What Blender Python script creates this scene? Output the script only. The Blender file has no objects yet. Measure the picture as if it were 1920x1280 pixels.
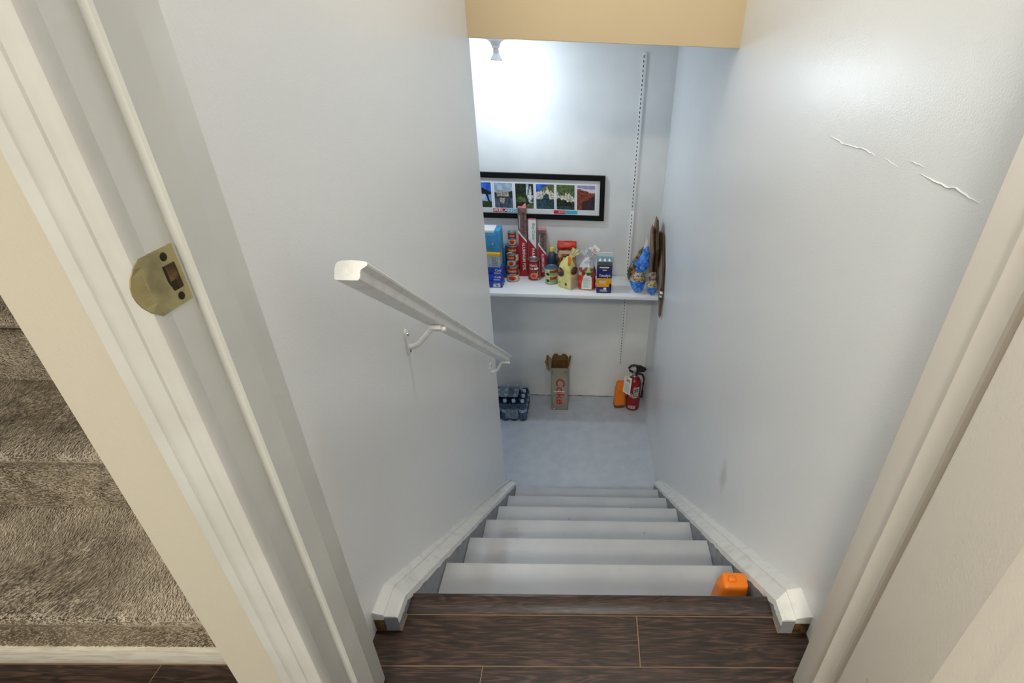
import bpy, bmesh, math, random
from mathutils import Vector, Matrix, noise
random.seed(7)
S = bpy.context.scene
COL = S.collection
PI = math.pi

# ------------------------------------------------------------------ camera
CH = 1.154
def cam_axes(p, yw, r):
    cp, sp = math.cos(p), math.sin(p)
    F = Vector((0, cp, -sp)); U = Vector((0, sp, cp)); R = Vector((1, 0, 0))
    Z = Matrix.Rotation(yw, 3, 'Z')
    F, U, R = Z @ F, Z @ U, Z @ R
    cr, sr = math.cos(r), math.sin(r)
    return cr * R + sr * U, -sr * R + cr * U, F
cd = bpy.data.cameras.new('camera'); cam = bpy.data.objects.new('camera', cd); COL.objects.link(cam)
R_, U_, F_ = cam_axes(.5342, -.0337, .0401)
M = Matrix((R_, U_, -F_)).transposed().to_4x4(); M.translation = (0, 0, CH)
cam.matrix_world = M
cd.sensor_width = 36; cd.lens = 964.7684 / 1920 * 36
cd.shift_x = (960 - 1126.2047) / 1920; cd.shift_y = (651.8718 - 640) / 1920
cd.clip_start = .02
S.camera = cam
# ------------------------------------------------------------------ world and exposure
w = bpy.data.worlds.new('world'); S.world = w; w.use_nodes = True
w.node_tree.nodes['Background'].inputs[0].default_value = (.72, .85, 1, 1)
w.node_tree.nodes['Background'].inputs[1].default_value = .44
S.view_settings.view_transform = 'Standard'; S.view_settings.look = 'None'
S.view_settings.exposure = 0.0; S.view_settings.gamma = 1; S.view_settings.use_curve_mapping = False
BULB_E = 490.0          # emission of the bare bulb over the lower landing
HALL_E = 102.0           # emission of the hall's ceiling lamp behind the camera
STAIR_FILL_E = 66.0          # emission of the unseen fill lamp added over the stairs
BULB_C = (.77, .89, 1.0); HALL_C = (1.0, .92, .74); STAIR_FILL_C = (.97, .99, .97)

# ------------------------------------------------------------------ materials
def lin(c): 
    c = c / 255
    return c / 12.92 if c <= .04045 else ((c + .055) / 1.055) ** 2.4
def rgb(c): return (lin(c[0]), lin(c[1]), lin(c[2]), 1)
MATS = {}
def mk(name, c, rough=.5, c2=None, nscale=8, ndetail=3, nlo=.4, nhi=.6, bump=None, metal=0, trans=0, emit=None, spec=None, stretch=None, alpha=1, bump2=None):
    m = bpy.data.materials.new(name); m.use_nodes = True; nt = m.node_tree
    b = nt.nodes['Principled BSDF']; L = nt.links.new
    b.inputs['Base Color'].default_value = rgb(c); b.inputs['Roughness'].default_value = rough
    b.inputs['Metallic'].default_value = metal; b.inputs['Transmission Weight'].default_value = trans
    b.inputs['Alpha'].default_value = alpha
    if spec is not None: b.inputs['Specular IOR Level'].default_value = spec
    tc = nt.nodes.new('ShaderNodeTexCoord'); src = tc.outputs['Object']
    if stretch:
        mp = nt.nodes.new('ShaderNodeMapping'); mp.inputs['Scale'].default_value = stretch; L(src, mp.inputs[0]); src = mp.outputs[0]
    if c2:
        n = nt.nodes.new('ShaderNodeTexNoise'); n.inputs['Scale'].default_value = nscale; n.inputs['Detail'].default_value = ndetail; L(src, n.inputs[0])
        mr = nt.nodes.new('ShaderNodeMapRange'); mr.inputs[1].default_value = nlo; mr.inputs[2].default_value = nhi; L(n.outputs[0], mr.inputs[0])
        mx = nt.nodes.new('ShaderNodeMix'); mx.data_type = 'RGBA'; mx.inputs[6].default_value = rgb(c); mx.inputs[7].default_value = rgb(c2)
        L(mr.outputs[0], mx.inputs[0]); L(mx.outputs[2], b.inputs['Base Color'])
    prev = None
    for bp in (bump, bump2):
        if bp:
            n = nt.nodes.new('ShaderNodeTexNoise'); n.inputs['Scale'].default_value = bp[0]; n.inputs['Detail'].default_value = 2; L(src, n.inputs[0])
            bu = nt.nodes.new('ShaderNodeBump'); bu.inputs['Strength'].default_value = bp[1]; bu.inputs['Distance'].default_value = bp[2] if len(bp) > 2 else .001
            L(n.outputs[0], bu.inputs['Height'])
            if prev: L(prev.outputs[0], bu.inputs['Normal'])
            L(bu.outputs[0], b.inputs['Normal']); prev = bu
    if emit:
        b.inputs['Emission Color'].default_value = (*emit[0], 1); b.inputs['Emission Strength'].default_value = emit[1]
    MATS[name] = m
    return m

mk('wall_paint', (238, 239, 240), .27, bump=(300, .5, .0009), c2=(234, 236, 238), nscale=1.5, bump2=(14, .25, .002))
mk('wall_back_paint', (238, 238, 236), .30, bump=(300, .2, .0005), c2=(224, 225, 224), nscale=2)
mk('soffit_paint', (222, 198, 158), .55, bump=(300, .25, .0005))
mk('beige_paint', (202, 195, 180), .7, bump=(260, .5, .0008))
mk('hall_paint', (222, 214, 196), .7)
mk('trim_paint', (210, 210, 208), .38, c2=(203, 203, 199), nscale=9, bump=(60, .35, .001), bump2=(400, .15, .0004))
mk('jamb_paint', (216, 217, 213), .42, c2=(208, 209, 206), nscale=6, bump=(45, .3, .001))
mk('jamb_paint_lit', (238, 230, 219), .42, bump=(45, .3, .001))  # jamb paint lightened for the right jamb, light put into the colour
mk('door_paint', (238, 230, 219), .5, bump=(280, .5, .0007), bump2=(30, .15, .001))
mk('cap_paint', (232, 232, 230), .35, c2=(214, 214, 210), nscale=25, nlo=.5, nhi=.75, bump=(90, .5, .002))
mk('grey_paint', (182, 183, 187), .38, c2=(175, 176, 181), nscale=6, bump=(120, .3, .001))
mk('stringer_paint', (146, 148, 155), .5, c2=(120, 121, 126), nscale=30, nlo=.52, nhi=.75, bump=(80, .5, .002))
mk('floor_grey', (190, 196, 206), .5, c2=(182, 189, 200), nscale=14, ndetail=6, bump=(160, .4, .001))
mk('raw_wood', (122, 92, 52), .8, c2=(66, 46, 26), nscale=60, bump=(90, .6, .002))
mk('dust', (138, 114, 90), .9)
mk('dark', (14, 13, 13), .7)
mk('black_satin', (7, 7, 8), .5, spec=.25)
mk('black_plastic', (24, 23, 23), .4)
mk('steel', (170, 170, 168), .3, metal=1)
mk('brass', (186, 172, 124), .34, metal=.85, c2=(150, 138, 100), nscale=30, nlo=.45, nhi=.7)
mk('white_plastic', (236, 236, 234), .4)
mk('shelf_white', (240, 240, 240), .35)
mk('paper_white', (236, 234, 230), .7)
mk('tread_scuff', (60, 60, 64), .7)

def wood():
    m = bpy.data.materials.new('laminate'); m.use_nodes = True; nt = m.node_tree; L = nt.links.new
    b = nt.nodes['Principled BSDF']; b.inputs['Roughness'].default_value = .36
    tc = nt.nodes.new('ShaderNodeTexCoord'); oi = nt.nodes.new('ShaderNodeObjectInfo')
    ad = nt.nodes.new('ShaderNodeVectorMath'); ad.operation = 'ADD'
    mu = nt.nodes.new('ShaderNodeMath'); mu.operation = 'MULTIPLY'; mu.inputs[1].default_value = 37; L(oi.outputs['Random'], mu.inputs[0])
    L(tc.outputs['Object'], ad.inputs[0]); L(mu.outputs[0], ad.inputs[1])
    mp = nt.nodes.new('ShaderNodeMapping'); mp.inputs['Scale'].default_value = (2.2, 26, 1); L(ad.outputs[0], mp.inputs[0])
    n1 = nt.nodes.new('ShaderNodeTexNoise'); n1.inputs['Scale'].default_value = 1.6; n1.inputs['Detail'].default_value = 2; n1.inputs['Distortion'].default_value = .6; L(mp.outputs[0], n1.inputs[0])
    wv = nt.nodes.new('ShaderNodeMath'); wv.operation = 'MULTIPLY'; wv.inputs[1].default_value = 55; L(n1.outputs[0], wv.inputs[0])
    sn = nt.nodes.new('ShaderNodeMath'); sn.operation = 'SINE'; L(wv.outputs[0], sn.inputs[0])
    n2 = nt.nodes.new('ShaderNodeTexNoise'); n2.inputs['Scale'].default_value = 9; n2.inputs['Detail'].default_value = 6; L(mp.outputs[0], n2.inputs[0])
    mx = nt.nodes.new('ShaderNodeMath'); mx.operation = 'MULTIPLY_ADD'; mx.inputs[1].default_value = .14; L(sn.outputs[0], mx.inputs[0]); L(n2.outputs[0], mx.inputs[2])
    cr = nt.nodes.new('ShaderNodeValToRGB'); e = cr.color_ramp.elements
    e[0].position = .25; e[0].color = rgb((26, 18, 15)); e[1].position = .78; e[1].color = rgb((82, 60, 50))
    k = e.new(.5); k.color = rgb((48, 33, 28)); L(mx.outputs[0], cr.inputs[0]); L(cr.outputs[0], b.inputs['Base Color'])
    bu = nt.nodes.new('ShaderNodeBump'); bu.inputs['Strength'].default_value = .25; bu.inputs['Distance'].default_value = .0006
    L(mx.outputs[0], bu.inputs['Height']); L(bu.outputs[0], b.inputs['Normal'])
    MATS['laminate'] = m
wood()
def m_(x): return MATS[x] if isinstance(x, str) else x

# ------------------------------------------------------------------ helpers
def finish(name, me, mats, parent, smooth):
    if not isinstance(mats, (list, tuple)): mats = [mats]
    for q in mats: me.materials.append(m_(q))
    if smooth:
        for p in me.polygons: p.use_smooth = True
        if smooth != 'all':
            try: me.set_sharp_from_angle(angle=math.radians(smooth if smooth is not True else 40))
            except Exception: pass
    o = bpy.data.objects.new(name, me); COL.objects.link(o)
    if parent is not None: o.parent = parent
    return o
def mesh(name, v, f, mats, parent=None, smooth=False, fm=None):
    me = bpy.data.meshes.new(name); me.from_pydata([tuple(q) for q in v], [], f); me.validate(verbose=False)
    if fm:
        for p, k in zip(me.polygons, fm): p.material_index = k
    me.update()
    return finish(name, me, mats, parent, smooth)
class MB:                                   # collects shapes into one mesh
    def __init__(s): s.v = []; s.f = []; s.m = []
    def add(s, v, f, k=0):
        n = len(s.v); s.v += [tuple(q) for q in v]; s.f += [tuple(i + n for i in q) for q in f]; s.m += [k] * len(f); return s
    def box(s, x0, x1, y0, y1, z0, z1, k=0):
        return s.add([(x0,y0,z0),(x1,y0,z0),(x1,y1,z0),(x0,y1,z0),(x0,y0,z1),(x1,y0,z1),(x1,y1,z1),(x0,y1,z1)],
                     [(0,3,2,1),(4,5,6,7),(0,1,5,4),(1,2,6,5),(2,3,7,6),(3,0,4,7)], k)
    def prism(s, poly, a0, a1, axis='z', k=0):
        n = len(poly)
        def P(p, a): return {'z': (p[0], p[1], a), 'x': (a, p[0], p[1]), 'y': (p[0], a, p[1])}[axis]
        v = [P(p, a0) for p in poly] + [P(p, a1) for p in poly]
        f = [tuple(range(n - 1, -1, -1)), tuple(range(n, 2 * n))] + [(i, (i + 1) % n, n + (i + 1) % n, n + i) for i in range(n)]
        return s.add(v, f, k)
    def lathe(s, prof, cx=0, cy=0, n=24, k=0, sx=1, sy=1):
        v = []; f = []
        for r, z in prof: v += [(cx + r * sx * math.cos(2*PI*i/n), cy + r * sy * math.sin(2*PI*i/n), z) for i in range(n)]
        for j in range(len(prof) - 1): f += [(j*n+i, j*n+(i+1)%n, (j+1)*n+(i+1)%n, (j+1)*n+i) for i in range(n)]
        f.append(tuple(range(n - 1, -1, -1))); L0 = (len(prof) - 1) * n; f.append(tuple(range(L0, L0 + n)))
        return s.add(v, f, k)
    def tube(s, pts, r, n=10, k=0, up=(0, 0, 1)):
        pts = [Vector(p) for p in pts]; v = []; f = []
        rs = r if isinstance(r, (list, tuple)) else [r] * len(pts)
        for i, p in enumerate(pts):
            t = (pts[min(i+1, len(pts)-1)] - pts[max(i-1, 0)]).normalized()
            a = t.cross(Vector(up))
            if a.length < .05: a = t.cross(Vector((1, 0, 0)))
            a.normalize(); b = a.cross(t)
            v += [p + (a * math.cos(2*PI*q/n) + b * math.sin(2*PI*q/n)) * rs[i] for q in range(n)]
        for j in range(len(pts) - 1): f += [(j*n+i, j*n+(i+1)%n, (j+1)*n+(i+1)%n, (j+1)*n+i) for i in range(n)]
        f.append(tuple(range(n - 1, -1, -1))); L0 = (len(pts) - 1) * n; f.append(tuple(range(L0, L0 + n)))
        return s.add(v, f, k)
    def build(s, name, mats, parent=None, smooth=False, bevel=0, seg=2):
        me = bpy.data.meshes.new(name); me.from_pydata(s.v, [], s.f)
        for p, k in zip(me.polygons, s.m): p.material_index = k
        bm = bmesh.new(); bm.from_mesh(me); bmesh.ops.recalc_face_normals(bm, faces=bm.faces)
        if bevel:
            es = [e for e in bm.edges if len(e.link_faces) == 2 and e.calc_face_angle(0) > .5]
            bmesh.ops.bevel(bm, geom=es, offset=bevel, segments=seg, affect='EDGES', profile=.5, clamp_overlap=True)
        bm.to_mesh(me); bm.free()
        return finish(name, me, mats, parent, smooth if smooth else (35 if bevel else False))
def tag(o, label, cat=None, group=None):
    o['label'] = label
    if cat: o['category'] = cat
    if group: o['group'] = group
    return o
def struct(o, label=None):
    o['kind'] = 'structure'
    if label: o['label'] = label
    return o
def thing(name, label, cat, loc=(0, 0, 0), rz=0, group=None):
    o = bpy.data.objects.new(name, None); COL.objects.link(o); o.empty_display_size = .02
    o.location = loc; o.rotation_euler = (0, 0, rz)
    return tag(o, label, cat, group)
def group_struct(name, label=None):
    o = bpy.data.objects.new(name, None); COL.objects.link(o); o.empty_display_size = .02
    return struct(o, label)
def sell(hx, hy, pw, n):                    # rounded-rectangle ring
    out = []
    for i in range(n):
        a = 2 * PI * (i + .5) / n; c, s_ = math.cos(a), math.sin(a)
        out.append((hx * math.copysign(abs(c) ** (2 / pw), c), hy * math.copysign(abs(s_) ** (2 / pw), s_)))
    return out
def loft(rings, n=28, jit=0, jf=30, seed=0, mids=None):   # rings: (cx, cy, z, hx, hy, pw, rot)
    v = []; f = []; fm = []
    for (cx, cy, z, hx, hy, pw, rot) in rings:
        c, s_ = math.cos(rot), math.sin(rot)
        for (a, b) in sell(hx, hy, pw, n):
            p = Vector((cx + a * c - b * s_, cy + a * s_ + b * c, z))
            if jit:
                q = p * jf + Vector((seed, seed * 1.7, 0)); p += Vector((noise.noise(q), noise.noise(q + Vector((9, 3, 1))), noise.noise(q + Vector((5, 8, 2))) * .6)) * jit
            v.append(p)
    for j in range(len(rings) - 1):
        for i in range(n):
            f.append((j*n+i, j*n+(i+1)%n, (j+1)*n+(i+1)%n, (j+1)*n+i)); fm.append(mids[j] if mids else 0)
    f.append(tuple(range(n - 1, -1, -1))); fm.append(mids[0] if mids else 0)
    L0 = (len(rings) - 1) * n; f.append(tuple(range(L0, L0 + n))); fm.append(mids[-1] if mids else 0)
    return v, f, fm
def smooth_rings(keys, steps=4):
    out = []
    for a, b in zip(keys, keys[1:]):
        for k in range(steps):
            t = k / steps; t2 = t
            out.append(tuple(p + (q - p) * t2 for p, q in zip(a, b)))
    out.append(tuple(keys[-1])); return out
# flat print mapped on a surface: fn maps (u, v) to a point
def front(y=0.0, cx=0.0, cz=0.0, rot=0.0):
    c, s_ = math.cos(rot), math.sin(rot)
    return lambda u, v: (cx + u * c - v * s_, y, cz + u * s_ + v * c)
def side(x, cy, cz, rot=0.0):               # on a face looking to +x
    c, s_ = math.cos(rot), math.sin(rot)
    return lambda u, v: (x, cy + u * c - v * s_, cz + u * s_ + v * c)
def cyl(R, cz=0.0, a0=0.0):
    return lambda u, v: (R * math.sin(u / R + a0), -R * math.cos(u / R + a0), cz + v)
def rect(mb, fn, u0, u1, v0, v1, k=0, nu=1, nv=1):
    v = [fn(u0 + (u1-u0)*i/nu, v0 + (v1-v0)*j/nv) for j in range(nv+1) for i in range(nu+1)]
    f = [(j*(nu+1)+i, j*(nu+1)+i+1, (j+1)*(nu+1)+i+1, (j+1)*(nu+1)+i) for j in range(nv) for i in range(nu)]
    return mb.add(v, f, k)
def disc(mb, fn, cu, cv, ru, rv, k=0, n=20, rings=2):
    v = [fn(cu, cv)]; f = []
    for r in range(1, rings + 1): v += [fn(cu + ru*r/rings*math.cos(2*PI*i/n), cv + rv*r/rings*math.sin(2*PI*i/n)) for i in range(n)]
    f += [(0, 1+i, 1+(i+1)%n) for i in range(n)]
    for r in range(1, rings): f += [(1+(r-1)*n+i, 1+r*n+i, 1+r*n+(i+1)%n, 1+(r-1)*n+(i+1)%n) for i in range(n)]
    return mb.add(v, f, k)
def poly(mb, fn, pts, k=0): return mb.add([fn(*p) for p in pts], [tuple(range(len(pts)))], k)
TXT = {}
def text(mb, fn, body, size, cu=0, cv=0, k=0, bold=0.0, shear=0.0, width=None, spacing=1.0, align='CENTER'):
    key = (body, size, bold, shear, spacing, align)
    if key not in TXT:
        c = bpy.data.curves.new('lettering', 'FONT'); c.body = body; c.size = size; c.align_x = align; c.align_y = 'CENTER'
        c.resolution_u = 4; c.offset = bold * size; c.shear = shear; c.space_character = spacing
        o = bpy.data.objects.new('lettering', c); COL.objects.link(o); bpy.context.view_layer.update()
        me = bpy.data.meshes.new_from_object(o.evaluated_get(bpy.context.evaluated_depsgraph_get()))
        TXT[key] = ([tuple(q.co) for q in me.vertices], [tuple(p.vertices) for p in me.polygons])
        bpy.data.objects.remove(o); bpy.data.curves.remove(c); bpy.data.meshes.remove(me)
    v, f = TXT[key]
    if not v: return mb
    sc = 1
    if width:
        xs = [q[0] for q in v]; sc = width / (max(xs) - min(xs))
    return mb.add([fn(cu + q[0] * sc, cv + q[1]) for q in v], f, k)
def lines(mb, fn, u0, u1, v0, v1, n, k=0, fill=.5, seed=0):   # rows of tiny unreadable print
    rr = random.Random(seed); dv = (v1 - v0) / n
    for i in range(n): rect(mb, fn, u0, u0 + (u1 - u0) * rr.uniform(.6, 1), v0 + i*dv, v0 + i*dv + dv*fill, k, nu=4)
    return mb

# ------------------------------------------------------------------ measures of the place
ZF = -1.41; YB = 3.53; CEIL = 2.45; ZC = 1.156
YN = [.7715] + [.7715 + .2314 + k * .2496 for k in range(6)]; RISE = .1947
def xl(y): return -.457 + (y - .6) * .0156
def xr(y, z): return .525 + (.482 + .03 * (z - ZF) / 2.56 - .525) * (y - .57) / 2.96

# ------------------------------------------------------------------ the shell
# left partition between the two flights, its free end slightly ragged
v = []; f = []
zs = [ZF + (CEIL - ZF) * i / 90 for i in range(91)]
for z in zs:
    e = 2.12 + .004 * noise.noise(Vector((0, 0, z * 9))) + .002 * noise.noise(Vector((4, 0, z * 31)))
    v += [(-.55, .448, z), (-.42, .448, z), (-.42, .575, z), (xl(.575), .575, z), (xl(e - .012), e - .012, z), (xl(e) - .004, e - .002, z), (-.445, e, z), (-.55, e, z)]
n = 8
for j in range(90): f += [(j*n+i, j*n+(i+1)%n, (j+1)*n+(i+1)%n, (j+1)*n+i) for i in range(n)]
f += [tuple(range(n - 1, -1, -1)), tuple(range(90 * n, 91 * n))]
fm = []
for j in range(90): fm += [1, 0, 0, 0, 0, 0, 0, 1]
struct(mesh('wall_left', v, f, ['wall_paint', 'beige_paint'], fm=fm + [0, 0]), 'white painted stairwell wall that carries the handrail')
# right wall, with a grey smudge low on it
def stained():
    m = MATS['wall_paint'].copy(); m.name = 'wall_paint_smudged'; nt = m.node_tree; L = nt.links.new; MATS['wall_paint_smudged'] = m
    b = nt.nodes['Principled BSDF']; old = b.inputs['Base Color'].links[0].from_socket
    tc = nt.nodes.new('ShaderNodeTexCoord'); mix = None; prev = old
    nz = nt.nodes.new('ShaderNodeTexNoise'); nz.inputs['Scale'].default_value = 22; nz.inputs['Detail'].default_value = 4; L(tc.outputs['Object'], nz.inputs[0])
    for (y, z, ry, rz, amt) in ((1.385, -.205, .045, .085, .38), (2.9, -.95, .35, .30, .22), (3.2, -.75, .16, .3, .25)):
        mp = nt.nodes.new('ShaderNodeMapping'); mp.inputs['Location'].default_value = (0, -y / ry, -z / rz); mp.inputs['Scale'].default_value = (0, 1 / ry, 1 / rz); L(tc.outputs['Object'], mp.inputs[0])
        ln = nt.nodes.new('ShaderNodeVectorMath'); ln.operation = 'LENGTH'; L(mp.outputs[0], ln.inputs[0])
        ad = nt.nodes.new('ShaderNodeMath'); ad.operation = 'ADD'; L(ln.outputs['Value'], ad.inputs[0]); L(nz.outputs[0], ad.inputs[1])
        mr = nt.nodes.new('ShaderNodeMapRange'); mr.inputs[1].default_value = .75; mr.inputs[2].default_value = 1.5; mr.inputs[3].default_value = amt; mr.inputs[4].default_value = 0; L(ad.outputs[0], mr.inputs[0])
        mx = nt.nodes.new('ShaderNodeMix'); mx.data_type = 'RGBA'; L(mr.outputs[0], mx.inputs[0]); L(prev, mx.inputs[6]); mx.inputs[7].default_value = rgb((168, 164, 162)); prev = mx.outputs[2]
    L(prev, b.inputs['Base Color'])
stained()
v = []; f = []; NY, NZ = 24, 24
for j in range(NZ + 1):
    z = ZF + (CEIL - ZF) * j / NZ
    for i in range(NY + 1):
        y = .575 + (YB + .1 - .575) * i / NY; v.append((xr(y, z), y, z))
nb = len(v)
for j in range(NZ + 1):
    z = ZF + (CEIL - ZF) * j / NZ
    v += [(.64, .575, z), (.64, YB + .1, z)]
f = [(j*(NY+1)+i, (j+1)*(NY+1)+i, (j+1)*(NY+1)+i+1, j*(NY+1)+i+1) for j in range(NZ) for i in range(NY)]
for j in range(NZ):
    f += [(nb+2*j, nb+2*j+1, nb+2*j+3, nb+2*j+2), (j*(NY+1), nb+2*j, nb+2*j+2, (j+1)*(NY+1)), (j*(NY+1)+NY, (j+1)*(NY+1)+NY, nb+2*j+3, nb+2*j+1)]
wr = struct(mesh('wall_right', v, f, 'wall_paint_smudged', smooth='all'), 'white glossy stairwell wall on the right with a cracked joint')
# raised plaster cracks along the drywall joint
def crack(pts, wdt, h):
    P = []
    for a, b in zip(pts, pts[1:]):
        for k in range(7): P.append((a[0] + (b[0]-a[0])*k/7, a[1] + (b[1]-a[1])*k/7))
    P.append(pts[-1]); v = []; f = []
    for i, (y, z) in enumerate(P):
        z += .0022 * noise.noise(Vector((y * 60, 3, 0))) + .0012 * noise.noise(Vector((y * 170, 7, 0)))
        k = min(i, len(P) - 1 - i, 4) / 4; ww = wdt * (.35 + .65 * k); x = xr(y, z)
        v += [(x + .0005, y, z - ww), (x - h * (.3 + .7 * k), y, z), (x + .0005, y, z + ww * .8)]
    for i in range(len(P) - 1): f += [(3*i, 3*i+3, 3*i+4, 3*i+1), (3*i+1, 3*i+4, 3*i+5, 3*i+2)]
    mesh('paint_crack', v, f, 'wall_paint', wr)
crack([(1.19, .9975), (1.12, .992), (1.03, .997), (.985, .994)], .0022, .0016)
crack([(.95, .996), (.905, .990)], .0015, .001)
crack([(.877, 1.006), (.832, 1.004)], .002, .0014)
crack([(.838, .993), (.765, .990), (.742, .9925), (.685, .986)], .0024, .0018)
# lower landing
struct(MB().box(-1.72, .64, YB, YB + .1, ZF, CEIL).build('wall_back', 'wall_back_paint'), 'white back wall of the landing behind the shelf')
struct(MB().box(-1.82, -1.72, 2.02, YB + .1, ZF, CEIL).build('wall_landing', 'wall_paint'))
struct(MB().box(-1.72, -.55, 2.02, 2.10, ZF, ZC).build('wall_under_stairs', 'wall_paint'))
struct(MB().box(-1.82, .64, 1.9, YB + .1, ZF - .1, ZF).build('floor_landing', 'floor_grey'), 'grey painted concrete floor of the landing')
struct(MB().box(-1.72, .64, 2.19, YB, ZC, ZC + .1).build('ceiling_landing', 'wall_back_paint'), 'low ceiling over the landing')
struct(MB().box(-.55, .64, 2.09, 2.19, ZC - .002, CEIL).build('wall_overhead', 'soffit_paint', bevel=.003), 'cream painted drop wall above the foot of the stairs')
# dark ragged gap at the foot of the back wall
g = MB()
for i in range(60):
    x0 = -1.2 + i * .028; h = .004 + .004 * noise.noise(Vector((i * .6, 0, 0)))
    g.box(x0, x0 + .0282, YB - .0015, YB + .004, ZF, ZF + max(.002, h))
g.build('wall_gap', 'dark', bpy.data.objects['wall_back'])
# upper hall
struct(MB().box(-.55, 1.4, -1.75, 2.2, CEIL, CEIL + .1).box(-1.75, -.55, -1.75, .2, CEIL, CEIL + .1).build('ceiling', 'hall_paint'))
struct(MB().box(-1.75, -1.65, -1.75, 2.02, 0, CEIL).build('wall_hall_left', 'beige_paint'))
struct(MB().box(-1.65, -.55, 1.92, 2.02, 0, CEIL).build('wall_upper_stairs', 'beige_paint'))
struct(MB().box(.476, 1.4, .45, .575, 0, CEIL).box(-.42, .476, .45, .575, 2.06, CEIL).build('wall_front', 'beige_paint'))

# door frame: left side
t1 = group_struct('trim_1', 'white painted door jamb and casing with the strike plate')
mb = MB().box(-.42, -.4013, .440, .578, 0, 2.04)
mb.build('jamb', 'jamb_paint', t1, bevel=.0022)
MB().prism([(-.4015, .486), (-.393, .486), (-.3905, .4885), (-.3905, .527), (-.393, .530), (-.4015, .530)], 0, 2.03).build('door_stop', 'jamb_paint', t1)
cas = [(-.4005,.450),(-.4005,.4375),(-.4025,.4335),(-.4065,.4318),(-.4120,.4318),(-.4190,.4335),(-.4238,.4352),(-.4252,.4330),(-.4330,.4312),(-.4400,.4312),(-.4462,.4330),(-.4486,.4352),(-.4500,.4335),(-.4560,.4328),(-.4630,.4332),(-.4660,.4360),(-.4660,.450)]
MB().prism(cas, 0, 2.04).build('casing', 'trim_paint', t1, smooth=30)
# head of the frame
t3 = group_struct('trim_3')
MB().box(-.4013, .4571, .440, .578, 2.04, 2.06).build('jamb', 'jamb_paint', t3, bevel=.002)
MB().box(-.466, .522, .4328, .45, 2.04, 2.105).build('casing', 'trim_paint', t3, bevel=.003)
# right side
t2 = group_struct('trim_2', 'white painted hinge-side door jamb with stop')
MB().box(.4571, .476, .440, .578, 0, 2.04).build('jamb', 'jamb_paint_lit', t2, bevel=.0022)
MB().prism([(.4573, .474), (.4490, .474), (.4465, .4775), (.4465, .512), (.4480, .5135), (.4573, .5135)], 0, 2.03).build('door_stop', 'jamb_paint_lit', t2)
MB().prism([(.0558 - x, y) for x, y in cas], 0, 2.04).build('casing', 'trim_paint', t2, smooth=30)
# strike plate on the left jamb (part of the frame)
X = -.4013
mb = MB(); zc = .946
out = [(.4815, zc+.0285), (.4400, zc+.0285), (.4335, zc+.026), (.4815, zc-.0285)]
th = .0014
def plate(y, z, k=0): return (X + k, y, z)
hole = [(.4600, zc+.0125), (.4755, zc+.0125), (.4765, zc+.0115), (.4765, zc-.0125), (.4755, zc-.0135), (.4640, zc-.0135), (.4625, zc-.0115), (.4600, zc-.002)]
rim = [(.4815, zc+.0285), (.4400, zc+.0285), (.4400, zc-.0285), (.4815, zc-.0285)]
bm = bmesh.new()
ov = [bm.verts.new((X + th, y, z)) for y, z in rim]; hv = [bm.verts.new((X + th, y, z)) for y, z in hole]
oe = [bm.edges.new((ov[i], ov[(i+1) % 4])) for i in range(4)]; he = [bm.edges.new((hv[i], hv[(i+1) % 8])) for i in range(8)]
bmesh.ops.triangle_fill(bm, use_beauty=True, use_dissolve=False, edges=oe + he)
r = bmesh.ops.extrude_face_region(bm, geom=list(bm.faces))
bmesh.ops.translate(bm, vec=(-th, 0, 0), verts=[q for q in r['geom'] if isinstance(q, bmesh.types.BMVert)])
# curved lip that wraps over the edge of the casing
lip = []
for k in range(9):
    t = k / 8; zz = zc + .0285 - .057 * t
    lip.append((zz, .4400 - .0165 * math.sin(PI * t) ** .6))
for (za, ya), (zb, yb_) in zip(lip, lip[1:]):
    def lp(y, z):
        d = max(0, .4400 - y); return (X + th - max(0, d - .008) * .5, y, z)
    q = [bm.verts.new(lp(.4400, za)), bm.verts.new(lp(ya, za)), bm.verts.new(lp(yb_, zb)), bm.verts.new(lp(.4400, zb))]
    q2 = [bm.verts.new((p.co.x - .0012, p.co.y, p.co.z)) for p in q]
    bm.faces.new(q); bm.faces.new(q2[::-1])
    bm.faces.new((q[1], q2[1], q2[2], q[2]))
bmesh.ops.remove_doubles(bm, verts=bm.verts, dist=.00005)
bmesh.ops.recalc_face_normals(bm, faces=bm.faces)
me = bpy.data.meshes.new('strike_plate'); bm.to_mesh(me); bm.free()
sp = finish('strike_plate', me, 'brass', t1, False); sp['label'] = 'brass strike plate with latch hole on the left door jamb'
MB().box(X + .0001, X + .0006, .4585, .4775, zc - .0145, zc + .0135).build('latch_hole', 'raw_wood', sp)
MB().box(X + .0005, X + .0009, .4598, .4640, zc - .008, zc + .0125).box(X + .0005, X + .0009, .4640, .4715, zc - .0135, zc - .004).build('latch_shadow_chip', mk('hole_brown', (46, 30, 16), .9), sp)
for yy, zz in ((.4665, zc + .0205), (.4690, zc - .0205)):
    s_ = MB(); v = []; 
    s_.add([(X + th + .0002, yy + .0042*math.cos(2*PI*i/16), zz + .0042*math.sin(2*PI*i/16)) for i in range(16)] + [(X + th + .0009, yy + .003*math.cos(2*PI*i/16), zz + .003*math.sin(2*PI*i/16)) for i in range(16)],
           [(i, (i+1)%16, 16+(i+1)%16, 16+i) for i in range(16)] + [tuple(range(16, 32))])
    s_.build('screw', mk('screw_dark', (52, 44, 34), .4, metal=.8), sp)

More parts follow.
